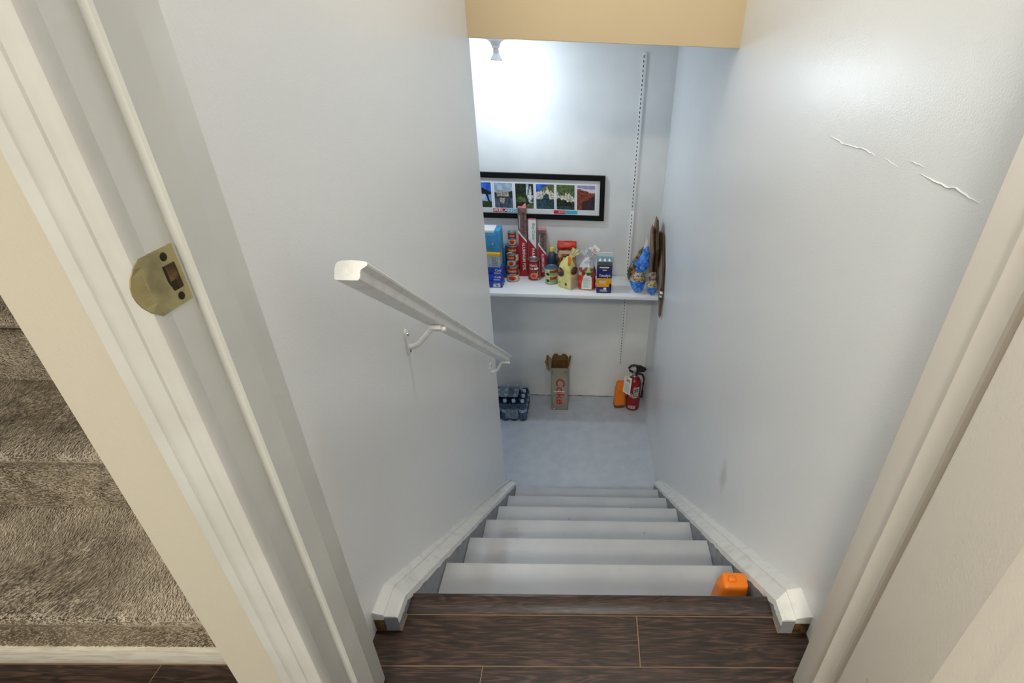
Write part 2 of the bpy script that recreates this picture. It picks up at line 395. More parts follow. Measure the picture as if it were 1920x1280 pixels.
# open door leaf
d1 = group_struct('door_1', 'open white panel door along the right edge')
XD = .417
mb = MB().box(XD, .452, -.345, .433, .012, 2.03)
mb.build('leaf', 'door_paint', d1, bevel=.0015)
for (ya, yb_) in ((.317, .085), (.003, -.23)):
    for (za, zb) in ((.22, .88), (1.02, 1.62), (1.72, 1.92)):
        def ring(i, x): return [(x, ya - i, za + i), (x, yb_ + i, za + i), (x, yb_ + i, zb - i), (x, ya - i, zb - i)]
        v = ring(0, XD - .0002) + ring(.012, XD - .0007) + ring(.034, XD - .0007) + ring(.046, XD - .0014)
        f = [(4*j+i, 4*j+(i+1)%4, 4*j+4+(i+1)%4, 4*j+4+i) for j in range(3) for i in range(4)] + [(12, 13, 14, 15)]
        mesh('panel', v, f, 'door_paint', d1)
mb = MB(); rr = random.Random(3)
for i in range(18):
    t = i / 17; y = .3905 - .021 * t; z = .377 - .0135 * t + rr.uniform(-.0006, .0006)
    if i % 4 != 3: mb.box(XD - .0003, XD, y - .0009, y + .0004, z - .0004, z + .0004)
mb.build('scuff_mark', mk('scuff_brown', (96, 72, 62), .8), d1)['kind'] = 'stuff'

# ------------------------------------------------------------------ laminate floor, plank by plank
fl = struct(MB().box(-1.65, 1.3, -1.75, .64, -.02, -.0013).box(-.55, .56, .64, .72, -.02, -.0013).build('floor', 'dust'), 'dark brown laminate plank floor of the hall')
gap = .0010
def plank(x0, x1, y0, y1, z1=0.0):
    w_, d_ = (x1 - x0) / 2 - gap, (y1 - y0) / 2 - gap
    o = MB().box(-w_, w_, -d_, d_, -.008, 0).build('plank', 'laminate', fl, bevel=.0007, seg=1)
    o.location = ((x0 + x1) / 2, (y0 + y1) / 2, z1)
def notch_plank(pts):                     # planks scribed round the ends of the stringers
    cx = sum(p[0] for p in pts) / len(pts)
    o = MB().prism([(x - cx, y - .66) for x, y in pts], -.008, 0).build('plank', 'laminate', fl, bevel=.0007, seg=1); o.location = (cx, .66, 0)
notch_plank([(-.456, .6042), (.1325, .6042), (.1325, .7168), (-.3985, .7168), (-.3985, .679), (-.456, .679)])
notch_plank([(.1349, .6042), (.5225, .6042), (.5225, .679), (.4565, .679), (.4565, .7168), (.1349, .7168)])
rows = {0: [-1.65, -.876, -.2045, .60, 1.3], 1: [-1.65, -1.25, -.45, .36, 1.3]}
for k in range(19):
    y1 = .603 - .115 * k; y0 = max(-1.75, y1 - .115)
    xs = rows.get(k) or [-1.65, -1.65 + .35 + .37 * (k % 3), -1.65 + 1.45 + .37 * (k % 3), 1.3]
    if k == 0:
        for a, b in zip(xs, xs[1:]): plank(a, b, y0, y1)
    else:
        for a, b in zip(xs, xs[1:]): plank(a, b, y0, y1)
# stair nosing strip
npf = [(.7195, -.006), (.7195, .0012), (.7215, .0024), (.760, .0024), (.7675, .0016), (.7710, -.001), (.7715, -.006), (.7705, -.020), (.766, -.022), (.764, -.008)]
o = MB().prism(npf, -.4000, .4575, 'x').build('nosing', 'laminate', fl, smooth=40)
o['label'] = 'dark laminate stair nosing at the head of the stairs'

# ------------------------------------------------------------------ basement stairs
st = thing('basement_stairs', 'grey painted wooden stairs going down to the landing', 'stairs', (0, .77, ZF))
def W(o, root):                             # part modelled in world coordinates under a root without rotation
    o.location = o.location - root.location; return o
XSL, XSR = -.4000, .4575
for k in range(7):
    y = YN[k]; z = -RISE * k; zb = -RISE * (k + 1) if k < 6 else ZF
    if k: 
        prev = YN[k-1] - .024
        prof = [(prev, z), (y - .006, z), (y - .0018, z - .0018), (y, z - .006), (y, z - .024), (y - .005, z - .03), (prev, z - .03)]
        o = W(MB().prism(prof, XSL, XSR, 'x').build('tread', 'grey_paint', st, smooth=35), st)
    W(MB().box(XSL, XSR, y - .045, y - .025, zb, z - (.03 if k else .021)).build('riser', 'grey_paint', st), st)
# scuffs and paint chips on the treads
rr = random.Random(11); mb = MB()
def chip(x, y, z, dx, dy): mb.add([(x-dx, y-dy*.3, z), (x, y-dy, z), (x+dx, y+dy*.2, z), (x+dx*.2, y+dy, z)], [(0, 1, 2, 3)])
for (x, k, fr, dx, dy) in [(.205,2,.55,.012,.0016),(.285,2,.55,.003,.002),(.335,2,.5,.010,.0014),(-.245,2,.45,.005,.0018),(.255,3,.6,.008,.002),(.26,3,.75,.002,.008),(-.14,3,.6,.006,.006),(-.15,3,.4,.004,.003),
        (-.06,4,.7,.003,.008),(.29,4,.5,.003,.002),(-.10,4,.4,.004,.002),(.26,5,.7,.004,.003),(.15,5,.4,.004,.002),(.1,6,.5,.003,.003),(.23,1,.55,.002,.006),(-.27,3,.8,.003,.002)]:
    chip(x, YN[k-1] + (YN[k] - YN[k-1]) * fr, -RISE * k + .0004, dx, dy)
o = W(mb.build('scuff_mark', mk('scuff_grey', (122, 122, 126), .6), st), st); o['kind'] = 'stuff'

# stringers with their white caps along both walls
def skirt(name, label, xi, xw, bend_i, bend_w, slope, yend, z0, xm, sgn):
    root = group_struct(name, label)
    N = 70
    def path(bend, t):                        # t 0..1 -> (y, z) along the top
        y0 = .680
        y = y0 + (bend - y0) * t / .1 if t <= .1 else bend + (yend - bend) * (t - .1) / .9
        return y, (z0 if y < bend else z0 - slope * (y - bend))
    def rails(xf, bend, dz, jx=0, jz=0, sd=0):
        out = []
        for i in range(N + 1):
            y, z = path(bend, i / N)
            q = Vector((y * 42, sd, 0)); q2 = Vector((y * 120, sd, 3))
            xx = xf(y, z) if callable(xf) else xf
            out.append((xx + (noise.noise(q) + .6 * noise.noise(q2)) * jx, y, z + dz + noise.noise(q2 * 1.3) * jz))
        return out
    def strip(name, rl, mat):
        n = len(rl); v = [p for r in rl for p in r]; M_ = N + 1
        f = [(j*M_+i, j*M_+i+1, (j+1)%n*M_+i+1, (j+1)%n*M_+i) for j in range(n) for i in range(N)]
        f += [tuple(j*M_ for j in range(n)), tuple(j*M_+N for j in range(n-1, -1, -1))]
        me = bpy.data.meshes.new(name); me.from_pydata(v, [], f); bm = bmesh.new(); bm.from_mesh(me)
        bmesh.ops.recalc_face_normals(bm, faces=bm.faces); bm.to_mesh(me); bm.free()
        return finish(name, me, mat, root, 25)
    s = sgn
    # inner flat strip, ragged at its lower edge where the paint was cut in
    strip('cap', [rails(xm, bend_w, .001), rails(xi + s*.006, bend_i, .001), rails(xi + s*.0008, bend_i, -.003), rails(xi - s*.0008, bend_i, -.022, .0008, .008, 2),
                  rails(xi + s*.004, bend_i, -.020), rails(xm, bend_w, -.012)], 'cap_paint')
    # moulding along the wall
    wf = (lambda y, z: xl(y) - .001) if s < 0 else (lambda y, z: xr(y, z) + .001)
    wf2 = (lambda y, z: xl(y) + .004) if s < 0 else (lambda y, z: xr(y, z) - .004)
    strip('moulding', [rails(wf, bend_w, .0125), rails(wf2, bend_w, .013), rails(xm + s*.010, bend_w, .0085), rails(xm, bend_w, .006), rails(xm, bend_w, -.012), rails(wf, bend_w, -.012)], 'cap_paint')
    # grey stringer board
    strip('stringer', [rails(xi + s*.0012, bend_i, -.006), rails(xm - s*.001, bend_w, -.012), [(a, b, max(c, ZF)) for a, b, c in rails(xm - s*.001, bend_w, -.30)], [(a, b, max(c, ZF)) for a, b, c in rails(xi + s*.0012, bend_i, -.30)]], 'stringer_paint')
    MB().box(min(xi + s*.0015, xm), max(xi + s*.0015, xm), .6795, .70, 0, z0 - .004).build('end_block', 'stringer_paint', root)
    # bare timber packing at the wall
    wf3 = (lambda y, z: xl(y) - .0005) if s < 0 else (lambda y, z: xr(y, z) + .0005)
    strip('packing_strip', [rails(xm + s*.002, bend_w, -.0125), rails(wf3, bend_w, -.0125), [(a, b, max(c, ZF)) for a, b, c in rails(wf3, bend_w, -.30)], [(a, b, max(c, ZF)) for a, b, c in rails(xm + s*.002, bend_w, -.30)]], 'raw_wood')
    return root
skirt('baseboard_left', 'white capped grey stringer board along the left stair wall', -.4005, -.45, .733, .750, .777, 2.25, .050, -.432, -1)
skirt('baseboard_right', 'white capped grey stringer board along the right stair wall', .458, .52, .731, .752, .785, 2.40, .048, .489, 1)

# ------------------------------------------------------------------ carpeted flight to the upper floor
mk('carpet', (206, 196, 182), .95, c2=(164, 153, 138), nscale=22, ndetail=5, nlo=.3, nhi=.7, bump=(420, .6, .004), bump2=(90, .5, .005), spec=.1)
mk('carpet_tuft', (222, 212, 196), .95, c2=(186, 174, 158), nscale=14, ndetail=4, nlo=.35, nhi=.65, spec=.1)
cs = thing('carpeted_stairs', 'taupe carpeted stairs going up beside the doorway', 'stairs', (-1.1, .61, 0))
CX0, CX1 = -1.640, -.556
surf = []
for k in range(1, 6):
    yr = .6125 + .2285 * (k - 1); yn = yr - .036; z = .20 + .19 * (k - 1); zb = (.050 if k == 1 else z - .194)
    pr_ = [(yr, zb)]
    pr_ += [(yr, zb + (z - .036 - zb) * i / 4) for i in range(1, 5)]
    pr_ += [(yr - .010, z - .031), (yn + .012, z - .029)]
    pr_ += [(yn + .014 - .014 * math.sin(PI * i / 6), z - .014 - .014 * math.cos(PI * i / 6)) for i in range(7)]
    pr_ += [(yn + .014 + (.2285 + .022) * i / 10, z + .002 * math.sin(i)) for i in range(1, 11)]
    NX = 60; v = []; f = []
    for (y, zz) in pr_:
        for i in range(NX + 1):
            x = CX0 + (CX1 - CX0) * i / NX; q = Vector((x * 9, y * 9, zz * 9)); d = .003 * noise.noise(q) + .0015 * noise.noise(q * 4)
            v.append((x, y - d * .6, zz + d))
    for j in range(len(pr_) - 1): f += [(j*(NX+1)+i, j*(NX+1)+i+1, (j+1)*(NX+1)+i+1, (j+1)*(NX+1)+i) for i in range(NX)]
    b0 = len(v); v += [(CX0, yr + .245, zb), (CX1, yr + .245, zb), (CX0, yr + .245, z - .01), (CX1, yr + .245, z - .01)]
    f += [(b0, b0+1, b0+3, b0+2)]
    W(mesh('step', v, f, 'carpet', cs, smooth='all'), cs)
    if k <= 4: surf.append(pr_)
W(MB().box(CX0, CX1, .6040, .6125 + .02, 0, .0495).build('base_board', mk('base_white', (226, 222, 212), .5, c2=(205, 198, 184), nscale=18, stretch=(1, 4, 8), bump=(40, .4, .001)), cs, bevel=.002), cs)
# pile: short leaning tufts, one mesh
rr = random.Random(5); v = []; f = []
for pr_ in surf:
    segs = []; tot = 0
    for a, b in zip(pr_, pr_[1:]):
        L_ = math.hypot(b[0]-a[0], b[1]-a[1]); segs.append((tot, L_, a, b)); tot += L_
    cnt = int(tot * 1.08 / 6.5e-6)
    for _ in range(cnt):
        s_ = rr.random() * tot; x = rr.uniform(CX0, CX1 - .005)
        for (t0, L_, a, b) in segs:
            if t0 <= s_ <= t0 + L_: break
        if b[0] < a[0] - 1e-5 and b[1] <= a[1] + .006 and abs(b[1]-a[1]) < .02 and a[1] < max(p[1] for p in pr_) - .02: continue
        t = (s_ - t0) / max(L_, 1e-6); y = a[0] + (b[0]-a[0])*t; z = a[1] + (b[1]-a[1])*t
        ny, nz = -(b[1]-a[1]) / max(L_, 1e-6), (b[0]-a[0]) / max(L_, 1e-6)
        q = Vector((x * 7, y * 7, z * 7)); ang = .75 + .9 * noise.noise(q * .6) + rr.uniform(-.3, .3)
        ln = rr.uniform(.0035, .0065); wd = .0011
        lx, lt = math.cos(ang) * .7, math.sin(ang) * .7
        if nz < .3: lx *= .5; lt = .8; ln *= .8
        ty, tz = (b[0]-a[0]) / max(L_, 1e-6), (b[1]-a[1]) / max(L_, 1e-6)
        ex, ey, ez = x + lx*ln, y + (ty*lt + ny*.8)*ln, z + (tz*lt + nz*.8)*ln
        px, pp = -math.sin(ang)*wd, math.cos(ang)*wd
        i0 = len(v); q2 = Vector((x * 9, y * 9, z * 9)); dd = .003 * noise.noise(q2)
        v += [(x-px, y-ty*pp-.6*dd, z-tz*pp+dd), (x+px, y+ty*pp-.6*dd, z+tz*pp+dd), (ex+px*.5, ey+ty*pp*.5-.6*dd, ez+tz*pp*.5+dd), (ex-px*.5, ey-ty*pp*.5-.6*dd, ez-tz*pp*.5+dd)]
        f.append((i0, i0+1, i0+2, i0+3))
o = mesh('carpet_pile', v, f, 'carpet_tuft', cs); W(o, cs); o['kind'] = 'stuff'
#NEXT
# ------------------------------------------------------------------ lamps
bl = thing('ceiling_light', 'bare glowing bulb in a white lampholder above the shelf', 'light', (-.509, 3.14, ZC))
MB().lathe([(.0, -.004), (.070, -.004), (.071, -.002), (.069, 0), (0, 0)], n=32).build('flange', 'white_plastic', bl, smooth=40)
MB().lathe([(0, -.034), (.020, -.034), (.023, -.030), (.026, -.020), (.038, -.010), (.052, -.004), (0, -.004)], n=28).build('lampholder', 'white_plastic', bl, smooth=40)
MB().lathe([(0, -.043), (.0175, -.043), (.0205, -.040), (.0205, -.034), (0, -.034)], n=24).build('socket_ring', 'white_plastic', bl, smooth=40)
MB().lathe([(0, -.068), (.0155, -.068), (.0145, -.050), (.013, -.0435), (0, -.043)], n=24).build('bulb_neck', mk('bulb_neck', (214, 216, 218), .4), bl, smooth=40)
dm = [(.0325 * math.sin(PI * i / 14), -.1055 - .033 * math.cos(PI * i / 14)) for i in range(1, 12)]
MB().lathe([(0, -.1385)] + dm[:7] + [(.0322, -.1040), (0, -.1040)], n=28).build('bulb', mk('bulb_glow', (255, 255, 255), .5, emit=(BULB_C, BULB_E)), bl, smooth='all')
MB().lathe([(0, -.1038), (.0324, -.1038)] + dm[7:] + [(.0155, -.069), (0, -.068)], n=28).build('bulb_collar', mk('bulb_collar', (240, 242, 244), .35), bl, smooth=60)
def dome(label, loc, r, mat):
    t = thing('dome_lamp', label, 'light', loc)
    MB().lathe([(0, -.02), (r*1.05, -.02), (r*1.08, 0), (0, 0)], n=32).build('base', 'white_plastic', t, smooth=40)
    MB().lathe([(0, -.085), (r*.4, -.08), (r*.72, -.062), (r*.95, -.035), (r, -.02), (0, -.02)], n=32).build('shade', mat, t, smooth=40)
dome('round frosted ceiling lamp of the hall behind the viewer', (-.45, -1.55, CEIL), .30, mk('shade_glow', (255, 246, 230), .5, emit=(HALL_C, HALL_E)))
dome('unseen fill lamp added high over the stairs', (.03, 1.06, CEIL), .12, mk('stair_fill_glow', (255, 246, 230), .5, emit=(STAIR_FILL_C, STAIR_FILL_E)))  # added out of view to brighten the stair walls and treads
#NEXT2
# ------------------------------------------------------------------ handrail
hr = thing('handrail', 'white wooden handrail on two brackets along the left wall', 'handrail', (-.361, .748, .82))
A = Vector((-.3605, .748, .8545)); B = Vector((-.3615, 2.018, -.092))        # top centre line
ax = (B - A).normalized(); lx = Vector((1, 0, 0)); up = lx.cross(ax).normalized()
if up.z < 0: up = -up
prof = [(-.0215,-.0295),(.0110,-.0295),(.0138,-.0270),(.0148,-.0220),(.0140,-.0170),(.0150,-.0125),(.0190,-.0095),(.0238,-.0060),(.0246,-.0025),(.0225,-.0002),(.0120,.0014),(0,.0018),(-.0150,.0008),(-.0215,-.0018),(-.0240,-.0065),(-.0245,-.0120),(-.0240,-.0180),(-.0242,-.0240),(-.0235,-.0280)]
n = len(prof); v = []
for P0 in (A, B): v += [P0 + lx * a + up * b for a, b in prof]
f = [(i, (i+1)%n, n+(i+1)%n, n+i) for i in range(n)] + [tuple(range(n-1, -1, -1)), tuple(range(n, 2*n))]
me = bpy.data.meshes.new('rail'); me.from_pydata([tuple(q) for q in v], [], f); bm = bmesh.new(); bm.from_mesh(me); bmesh.ops.recalc_face_normals(bm, faces=bm.faces); bm.to_mesh(me); bm.free()
W(finish('rail', me, 'cap_paint', hr, 30), hr)
def bracket(y):
    c = A + (B - A) * ((y - A.y) / (B.y - A.y)) - up * .0300         # underside of the rail
    xw = xl(y); zp = c.z - .058
    root_loc = hr.location
    pl = MB()
    out = [(y + .0095*math.cos(a), zp + (.026 if math.sin(a) > 0 else -.026) + .0095*math.sin(a)) for a in [2*PI*i/20 for i in range(20)]]
    pl.prism(out, xw - .001, xw + .0055, 'x')
    b_ = pl.build('bracket', 'cap_paint', hr, bevel=.0012); W(b_, hr)
    arm = MB().tube([(xw + .004, y, zp - .014), (xw + .018, y - .001, zp - .012), (xw + .034, y - .003, zp), (-.380, y - .006, c.z - .016), (-.366, y - .008, c.z - .012), (-.350, y - .008, c.z - .010)], [.0075, .0070, .0066, .0066, .007, .007], n=10)
    a_ = arm.build('arm', 'cap_paint', b_, smooth=50); 
    sd = MB(); dirv = ax
    sa = [c + lx * q[0] + ax * q[1] for q in ((-.015, -.017), (.013, -.017), (.013, .017), (-.015, .017))]
    sd.add([tuple(p - up * .0005) for p in sa] + [tuple(p - up * .011) for p in sa], [(0,1,2,3), (7,6,5,4), (0,4,5,1), (1,5,6,2), (2,6,7,3), (3,7,4,0)])
    s_ = sd.build('saddle', 'cap_paint', b_, bevel=.0015)
    k_ = MB().tube([tuple(c + lx*.012 - up*.007), tuple(c + lx*.021 - up*.007)], [.0062, .0055], n=12).build('bolt', 'cap_paint', b_, smooth=40)
    sc = []
    for dz in (.022, -.026): sc.append(MB().tube([(xw + .005, y + .001, zp + dz), (xw + .0085, y + .001, zp + dz)], [.0042, .003], n=12).build('screw', 'steel', b_, smooth=40))
    for q in [a_, s_, k_] + sc: W(q, hr); q.location = (0, 0, 0)
bracket(1.122); bracket(1.985)

# ------------------------------------------------------------------ shelf, standard, picture
ZS = -.3135
sh = thing('wall_shelf', 'long white shelf board crossing the back wall with groceries on it', 'shelf', (-.4, 3.35, ZS))
W(MB().box(-1.6, .484, 3.168, YB - .012, ZS - .0235, ZS).build('board', 'shelf_white', sh, bevel=.0012), sh)
tr = thing('shelf_standard', 'long white slotted shelf standard screwed upright to the back wall', 'shelf standard', (.29, YB, -1.09))
def standard(z0, z1, name):
    def cx(z): return .3135 + (z - 1.137) * .0125
    h = .0125; d = .010
    v = [(cx(z) + a, b, z) for z in (z0, z1) for a, b in ((-h, YB - .0005), (-h, YB - d), (h, YB - d), (h, YB - .0005))]
    o = MB().add(v, [(0,1,5,4), (1,2,6,5), (2,3,7,6), (0,3,2,1), (4,5,6,7), (3,0,4,7)]).build(name, 'shelf_white', tr, bevel=.0012); W(o, tr)
    m = MB(); z = z0 + .02
    while z < z1 - .02:
        m.box(cx(z) - .0072, cx(z) - .0022, YB - d - .0004, YB - d + .002, z, z + .0135); z += .0255
    q = m.build('slots', 'dark', o); q.location = (0, 0, 0); q['kind'] = 'stuff'
standard(.175, 1.12, 'upper_channel'); standard(-1.088, .172, 'lower_channel')
for xb in (.290, -1.15):
    W(MB().prism([(3.20, ZS - .0238), (YB - .011, ZS - .0238), (YB - .011, ZS - .075), (3.47, ZS - .070), (3.22, ZS - .032)], xb - .002, xb + .002, 'x').build('bracket', 'shelf_white', sh), sh)

fr = thing('framed_picture', 'long black framed row of landscape photographs hung over the shelf', 'picture', (-.42, YB, .096))
FX0, FX1, FZ0, FZ1 = -.958, .1045, .0955, .397
fw = .0335
m = MB()
for (a, b, c, d) in ((FX0, FX1, FZ1 - fw, FZ1), (FX0, FX1, FZ0, FZ0 + fw)): m.box(a, b, YB - .022, YB - .001, c, d)
for (a, b) in ((FX0, FX0 + fw), (FX1 - fw, FX1)): m.box(a, b, YB - .022, YB - .001, FZ0 + fw, FZ1 - fw)
W(m.build('frame', 'black_satin', fr), fr)
W(MB().box(FX0 + .02, FX1 - .02, YB - .009, YB - .002, FZ0 + .02, FZ1 - .02).build('mat_board', mk('mat_board', (226, 228, 228), .6), fr), fr)
mk('p_sky', (120, 160, 215), .4, c2=(220, 228, 238), nscale=18); mk('p_deep', (20, 70, 190), .4, c2=(60, 120, 220), nscale=20)
mk('p_black', (18, 22, 26), .4); mk('p_grass', (52, 72, 30), .4, c2=(24, 32, 16), nscale=60)
mk('p_cloud', (196, 206, 220), .4, c2=(150, 168, 196), nscale=25); mk('p_stone', (196, 188, 170), .4, c2=(110, 100, 88), nscale=110, nlo=.45, nhi=.6)
mk('p_lake', (92, 104, 128), .4, c2=(52, 58, 74), nscale=70, stretch=(1, 1, .35)); mk('p_forest', (46, 62, 34), .4, c2=(12, 16, 12), nscale=95, nlo=.42, nhi=.58)
mk('p_fall', (236, 240, 240), .4, c2=(150, 164, 166), nscale=140, stretch=(1, 1, .3)); mk('p_hill', (120, 124, 62), .4, c2=(82, 92, 44), nscale=60)
mk('p_chalk', (226, 222, 210), .4, c2=(150, 140, 122), nscale=90, nlo=.45, nhi=.62); mk('p_sea', (52, 84, 92), .4, c2=(28, 48, 54), nscale=70)
mk('p_leaf', (104, 122, 68), .4, c2=(58, 76, 36), nscale=80); mk('p_purple', (150, 140, 190), .4, c2=(176, 160, 196), nscale=25)
mk('p_pink', (226, 210, 214), .4); mk('p_red', (158, 78, 52), .4, c2=(92, 44, 34), nscale=75, nlo=.42, nhi=.58); mk('p_dusk', (66, 48, 60), .4, c2=(44, 34, 44), nscale=60)
mk('p_white', (244, 246, 246), .5); mk('cap_red', (206, 30, 56), .5); mk('cap_maroon', (120, 24, 44), .5); mk('cap_teal', (70, 176, 206), .5)
px0 = [-.9225, -.7805, -.6385, -.4975, -.3585, -.2205, -.0820]; PW, PH, PZ = .1215, .1655, .1642
def wob(pts, amp, seed, sub=6):
    out = []
    for a, b in zip(pts, pts[1:]):
        for k in range(sub):
            t = k / sub; out.append((a[0] + (b[0]-a[0])*t, a[1] + (b[1]-a[1])*t + amp * noise.noise(Vector((seed, (a[0] + (b[0]-a[0])*t) * 9, 0)))))
    out.append(pts[-1]); return out
def land(mb, fn, ridge, base, k, amp=.03, seed=0, sub=6):
    r = wob(ridge, amp, seed, sub); bt = [(u, base) for u, _ in r]
    for i in range(len(r) - 1): poly(mb, fn, [bt[i], bt[i+1], r[i+1], r[i]], k)
scenes = [
 ('photo of a stone arch at night', ['p_deep', 'p_black', 'p_grass']),
 ('photo of a stone tomb against blue sky', ['p_deep', 'p_sky', 'p_black', 'p_grass']),
 ('photo of a castle above a lake', ['p_cloud', 'p_stone', 'p_lake', 'p_forest']),
 ('photo of a waterfall in a dark wood', ['p_forest', 'p_fall', 'p_leaf', 'p_stone']),
 ('photo of a white sea arch under a green hill', ['p_deep', 'p_hill', 'p_chalk', 'p_sea']),
 ('photo of white cliffs below trees', ['p_leaf', 'p_chalk', 'p_forest', 'p_sea']),
 ('photo of red sea cliffs at dusk', ['p_purple', 'p_pink', 'p_red', 'p_dusk'])]
for i, (lb, ms) in enumerate(scenes):
    z0 = PZ; x0 = px0[i]; dy = [0]
    W(MB().box(x0 - .006, x0 + PW + .006, YB - .0096, YB - .0088, z0 - .006, z0 + PH + .006).build('photo_border', 'p_white', fr), fr)
    def fn(u, v, x0=x0, z0=z0): return (x0 + u * PW, YB - .0098 - dy[0], z0 + v * PH)
    m = MB(); rect(m, fn, 0, 1, 0, 1, 0); dy[0] = .0002
    def nx(): dy[0] += .0002
    if i == 0: land(m, fn, [(0,.4),(.5,.55),(1,.4)], 0, 1); nx(); land(m, fn, [(0,.15),(1,.2)], 0, 2)
    if i == 1:
        rect(m, fn, 0, 1, .25, .56, 1); nx(); poly(m, fn, [(0,.82),(.2,.86),(.55,.78),(1,.62),(1,.54),(.85,.52),(.3,.56),(0,.6)], 2); nx()
        poly(m, fn, [(.68,.56),(.82,.56),(.84,.4),(.95,.2),(.8,.2),(.76,.36)], 2); poly(m, fn, [(0,.6),(.25,.57),(.22,.2),(0,.2)], 2); nx(); land(m, fn, [(0,.22),(.5,.26),(1,.24)], 0, 3)
    if i == 2:
        land(m, fn, [(0,.62),(.3,.6),(.7,.66),(1,.68)], .3, 3, .05, 2); nx()
        poly(m, fn, [(.12,.46),(.12,.66),(.16,.66),(.16,.72),(.3,.72),(.3,.68),(.36,.68),(.36,.70),(.5,.70),(.5,.66),(.62,.66),(.62,.74),(.72,.74),(.72,.66),(.8,.62),(.8,.46)], 1); nx()
        for a in (.2, .34, .45, .56, .66): rect(m, fn, a, a + .03, .55, .60, 3)
        land(m, fn, [(0,.48),(.5,.45),(1,.46)], .38, 3, .04, 5); nx(); rect(m, fn, 0, 1, 0, .42, 2); nx(); poly(m, fn, [(.25,.40),(.6,.40),(.5,.16),(.32,.2)], 1)
    if i == 3:
        poly(m, fn, [(.60,.98),(.74,.98),(.72,.75),(.66,.55),(.60,.55)], 1); poly(m, fn, [(.80,.9),(.86,.9),(.90,.6),(.78,.45),(.72,.6)], 1); nx()
        poly(m, fn, [(.62,.56),(.95,.56),(.98,.46),(.84,.3),(.98,.26),(.84,.2),(.74,.26),(.66,.44)], 1); nx(); land(m, fn, [(.05,.42),(.3,.5),(.6,.36)], .26, 2, .08, 4); land(m, fn, [(.5,.1),(.75,.2),(1,.12)], 0, 2, .05, 7)
    if i == 4:
        land(m, fn, [(0,.62),(.35,.84),(.7,1),(1,.98)], .3, 1, .02, 1); nx(); land(m, fn, [(0,.70),(.2,.72),(.4,.68),(.62,.86),(.8,.72),(1,.6)], .34, 2, .16, 3, 9); nx(); rect(m, fn, 0, 1, 0, .40, 3)
        poly(m, fn, [(.32,.38),(.40,.54),(.56,.64),(.70,.58),(.74,.38)], 3); nx(); disc(m, fn, .86, .47, .12, .05, 2, 9)
    if i == 5: nx(); land(m, fn, [(0,.58),(.2,.62),(.45,.55),(.6,.7),(.8,.6),(1,.5)], .3, 1, .25, 6, 9); nx(); land(m, fn, [(0,.46),(.3,.42),(.6,.33),(1,.32)], .1, 2, .12, 8); nx(); rect(m, fn, 0, 1, 0, .14, 3)
    if i == 6: land(m, fn, [(0,.9),(.5,.86),(1,.84)], .5, 1, .05, 2); nx(); rect(m, fn, 0, 1, 0, .45, 3); nx(); land(m, fn, [(.05,.84),(.3,.80),(.62,.76),(.66,.70),(1,.70)], .36, 2, .03, 5); nx(); poly(m, fn, [(0,0),(.26,0),(.3,.3),(.45,.42),(.2,.86),(0,.84)], 2); nx(); poly(m, fn, [(.28,.02),(1,.02),(1,.62),(.6,.42),(.42,.36)], 3)
    o = m.build('photo', ms, fr); W(o, fr); o['label'] = lb
m = MB(); yy = YB - .0096
rect(m, front(yy), -.655, -.585, .1335, .1585, 0); rect(m, front(yy), -.585, -.560, .1335, .1585, 1); rect(m, front(yy), -.560, -.492, .1335, .1585, 2)
text(m, front(yy - .0004), 'IRELAND', .0235, -.573, .1457, 3, .012, 0, .155)
o = m.build('caption_strip', ['cap_red', 'cap_maroon', 'cap_teal', 'p_white'], fr); W(o, fr); o['label'] = 'red and teal caption reading IRELAND'
m = MB(); rect(m, front(yy), -.241, -.160, .1335, .1580, 0); rect(m, front(yy), -.160, -.0775, .1335, .1580, 2)
text(m, front(yy - .0004), 'EIRE', .0175, -.182, .1455, 3, .0, 0, .05)
o = m.build('caption_strip', ['cap_red', 'cap_maroon', 'cap_teal', 'p_pink'], fr); W(o, fr); o['label'] = 'red and teal caption reading EIRE'

# ------------------------------------------------------------------ groceries on the shelf
mk('blue_light', (72, 160, 208), .4, c2=(60, 146, 198), nscale=40); mk('blue_dark', (28, 62, 168), .35); mk('teal_box', (34, 128, 176), .4)
mk('yellow_lid', (238, 190, 54), .4); mk('grey_print', (168, 180, 190), .5, c2=(198, 206, 212), nscale=120); mk('red_can', (168, 44, 34), .35)
mk('cream_label', (236, 208, 160), .45); mk('tomato', (196, 44, 26), .35, c2=(226, 84, 40), nscale=60); mk('blue_print', (40, 58, 130), .4)
mk('gold_text', (248, 214, 120), .4); mk('can_metal', (176, 178, 180), .28, metal=.9); mk('can_steelblue', (96, 124, 148), .3, metal=.5)
mk('foil_brown', (132, 108, 100), .4, c2=(112, 88, 82), nscale=60); mk('foil_red', (182, 28, 40), .38); mk('foil_pink', (214, 122, 128), .4); mk('tan_side', (196, 164, 136), .5)
mk('script_dark', (60, 24, 24), .5); mk('hunts_red', (150, 34, 30), .35); mk('pale_green', (206, 216, 182), .4, c2=(168, 196, 128), nscale=26); mk('pea_green', (136, 176, 92), .4)
mk('navy', (26, 34, 106), .4); mk('orange_band', (238, 164, 34), .4); mk('teal_grey', (110, 146, 146), .45); mk('charcoal', (62, 60, 64), .4); mk('print_white', (240, 240, 240), .5)

def carton(name, label, x0, x1, y0, y1, z0, z1, mat, rz=0, cat='box', group=None):
    t = thing(name, label, cat, ((x0+x1)/2, (y0+y1)/2, z0), rz, group)
    w_, d_ = (x1-x0)/2, (y1-y0)/2
    MB().box(-w_, w_, -d_, d_, 0, z1 - z0).build('carton', mat, t, bevel=.0012)
    return t, w_, d_, z1 - z0
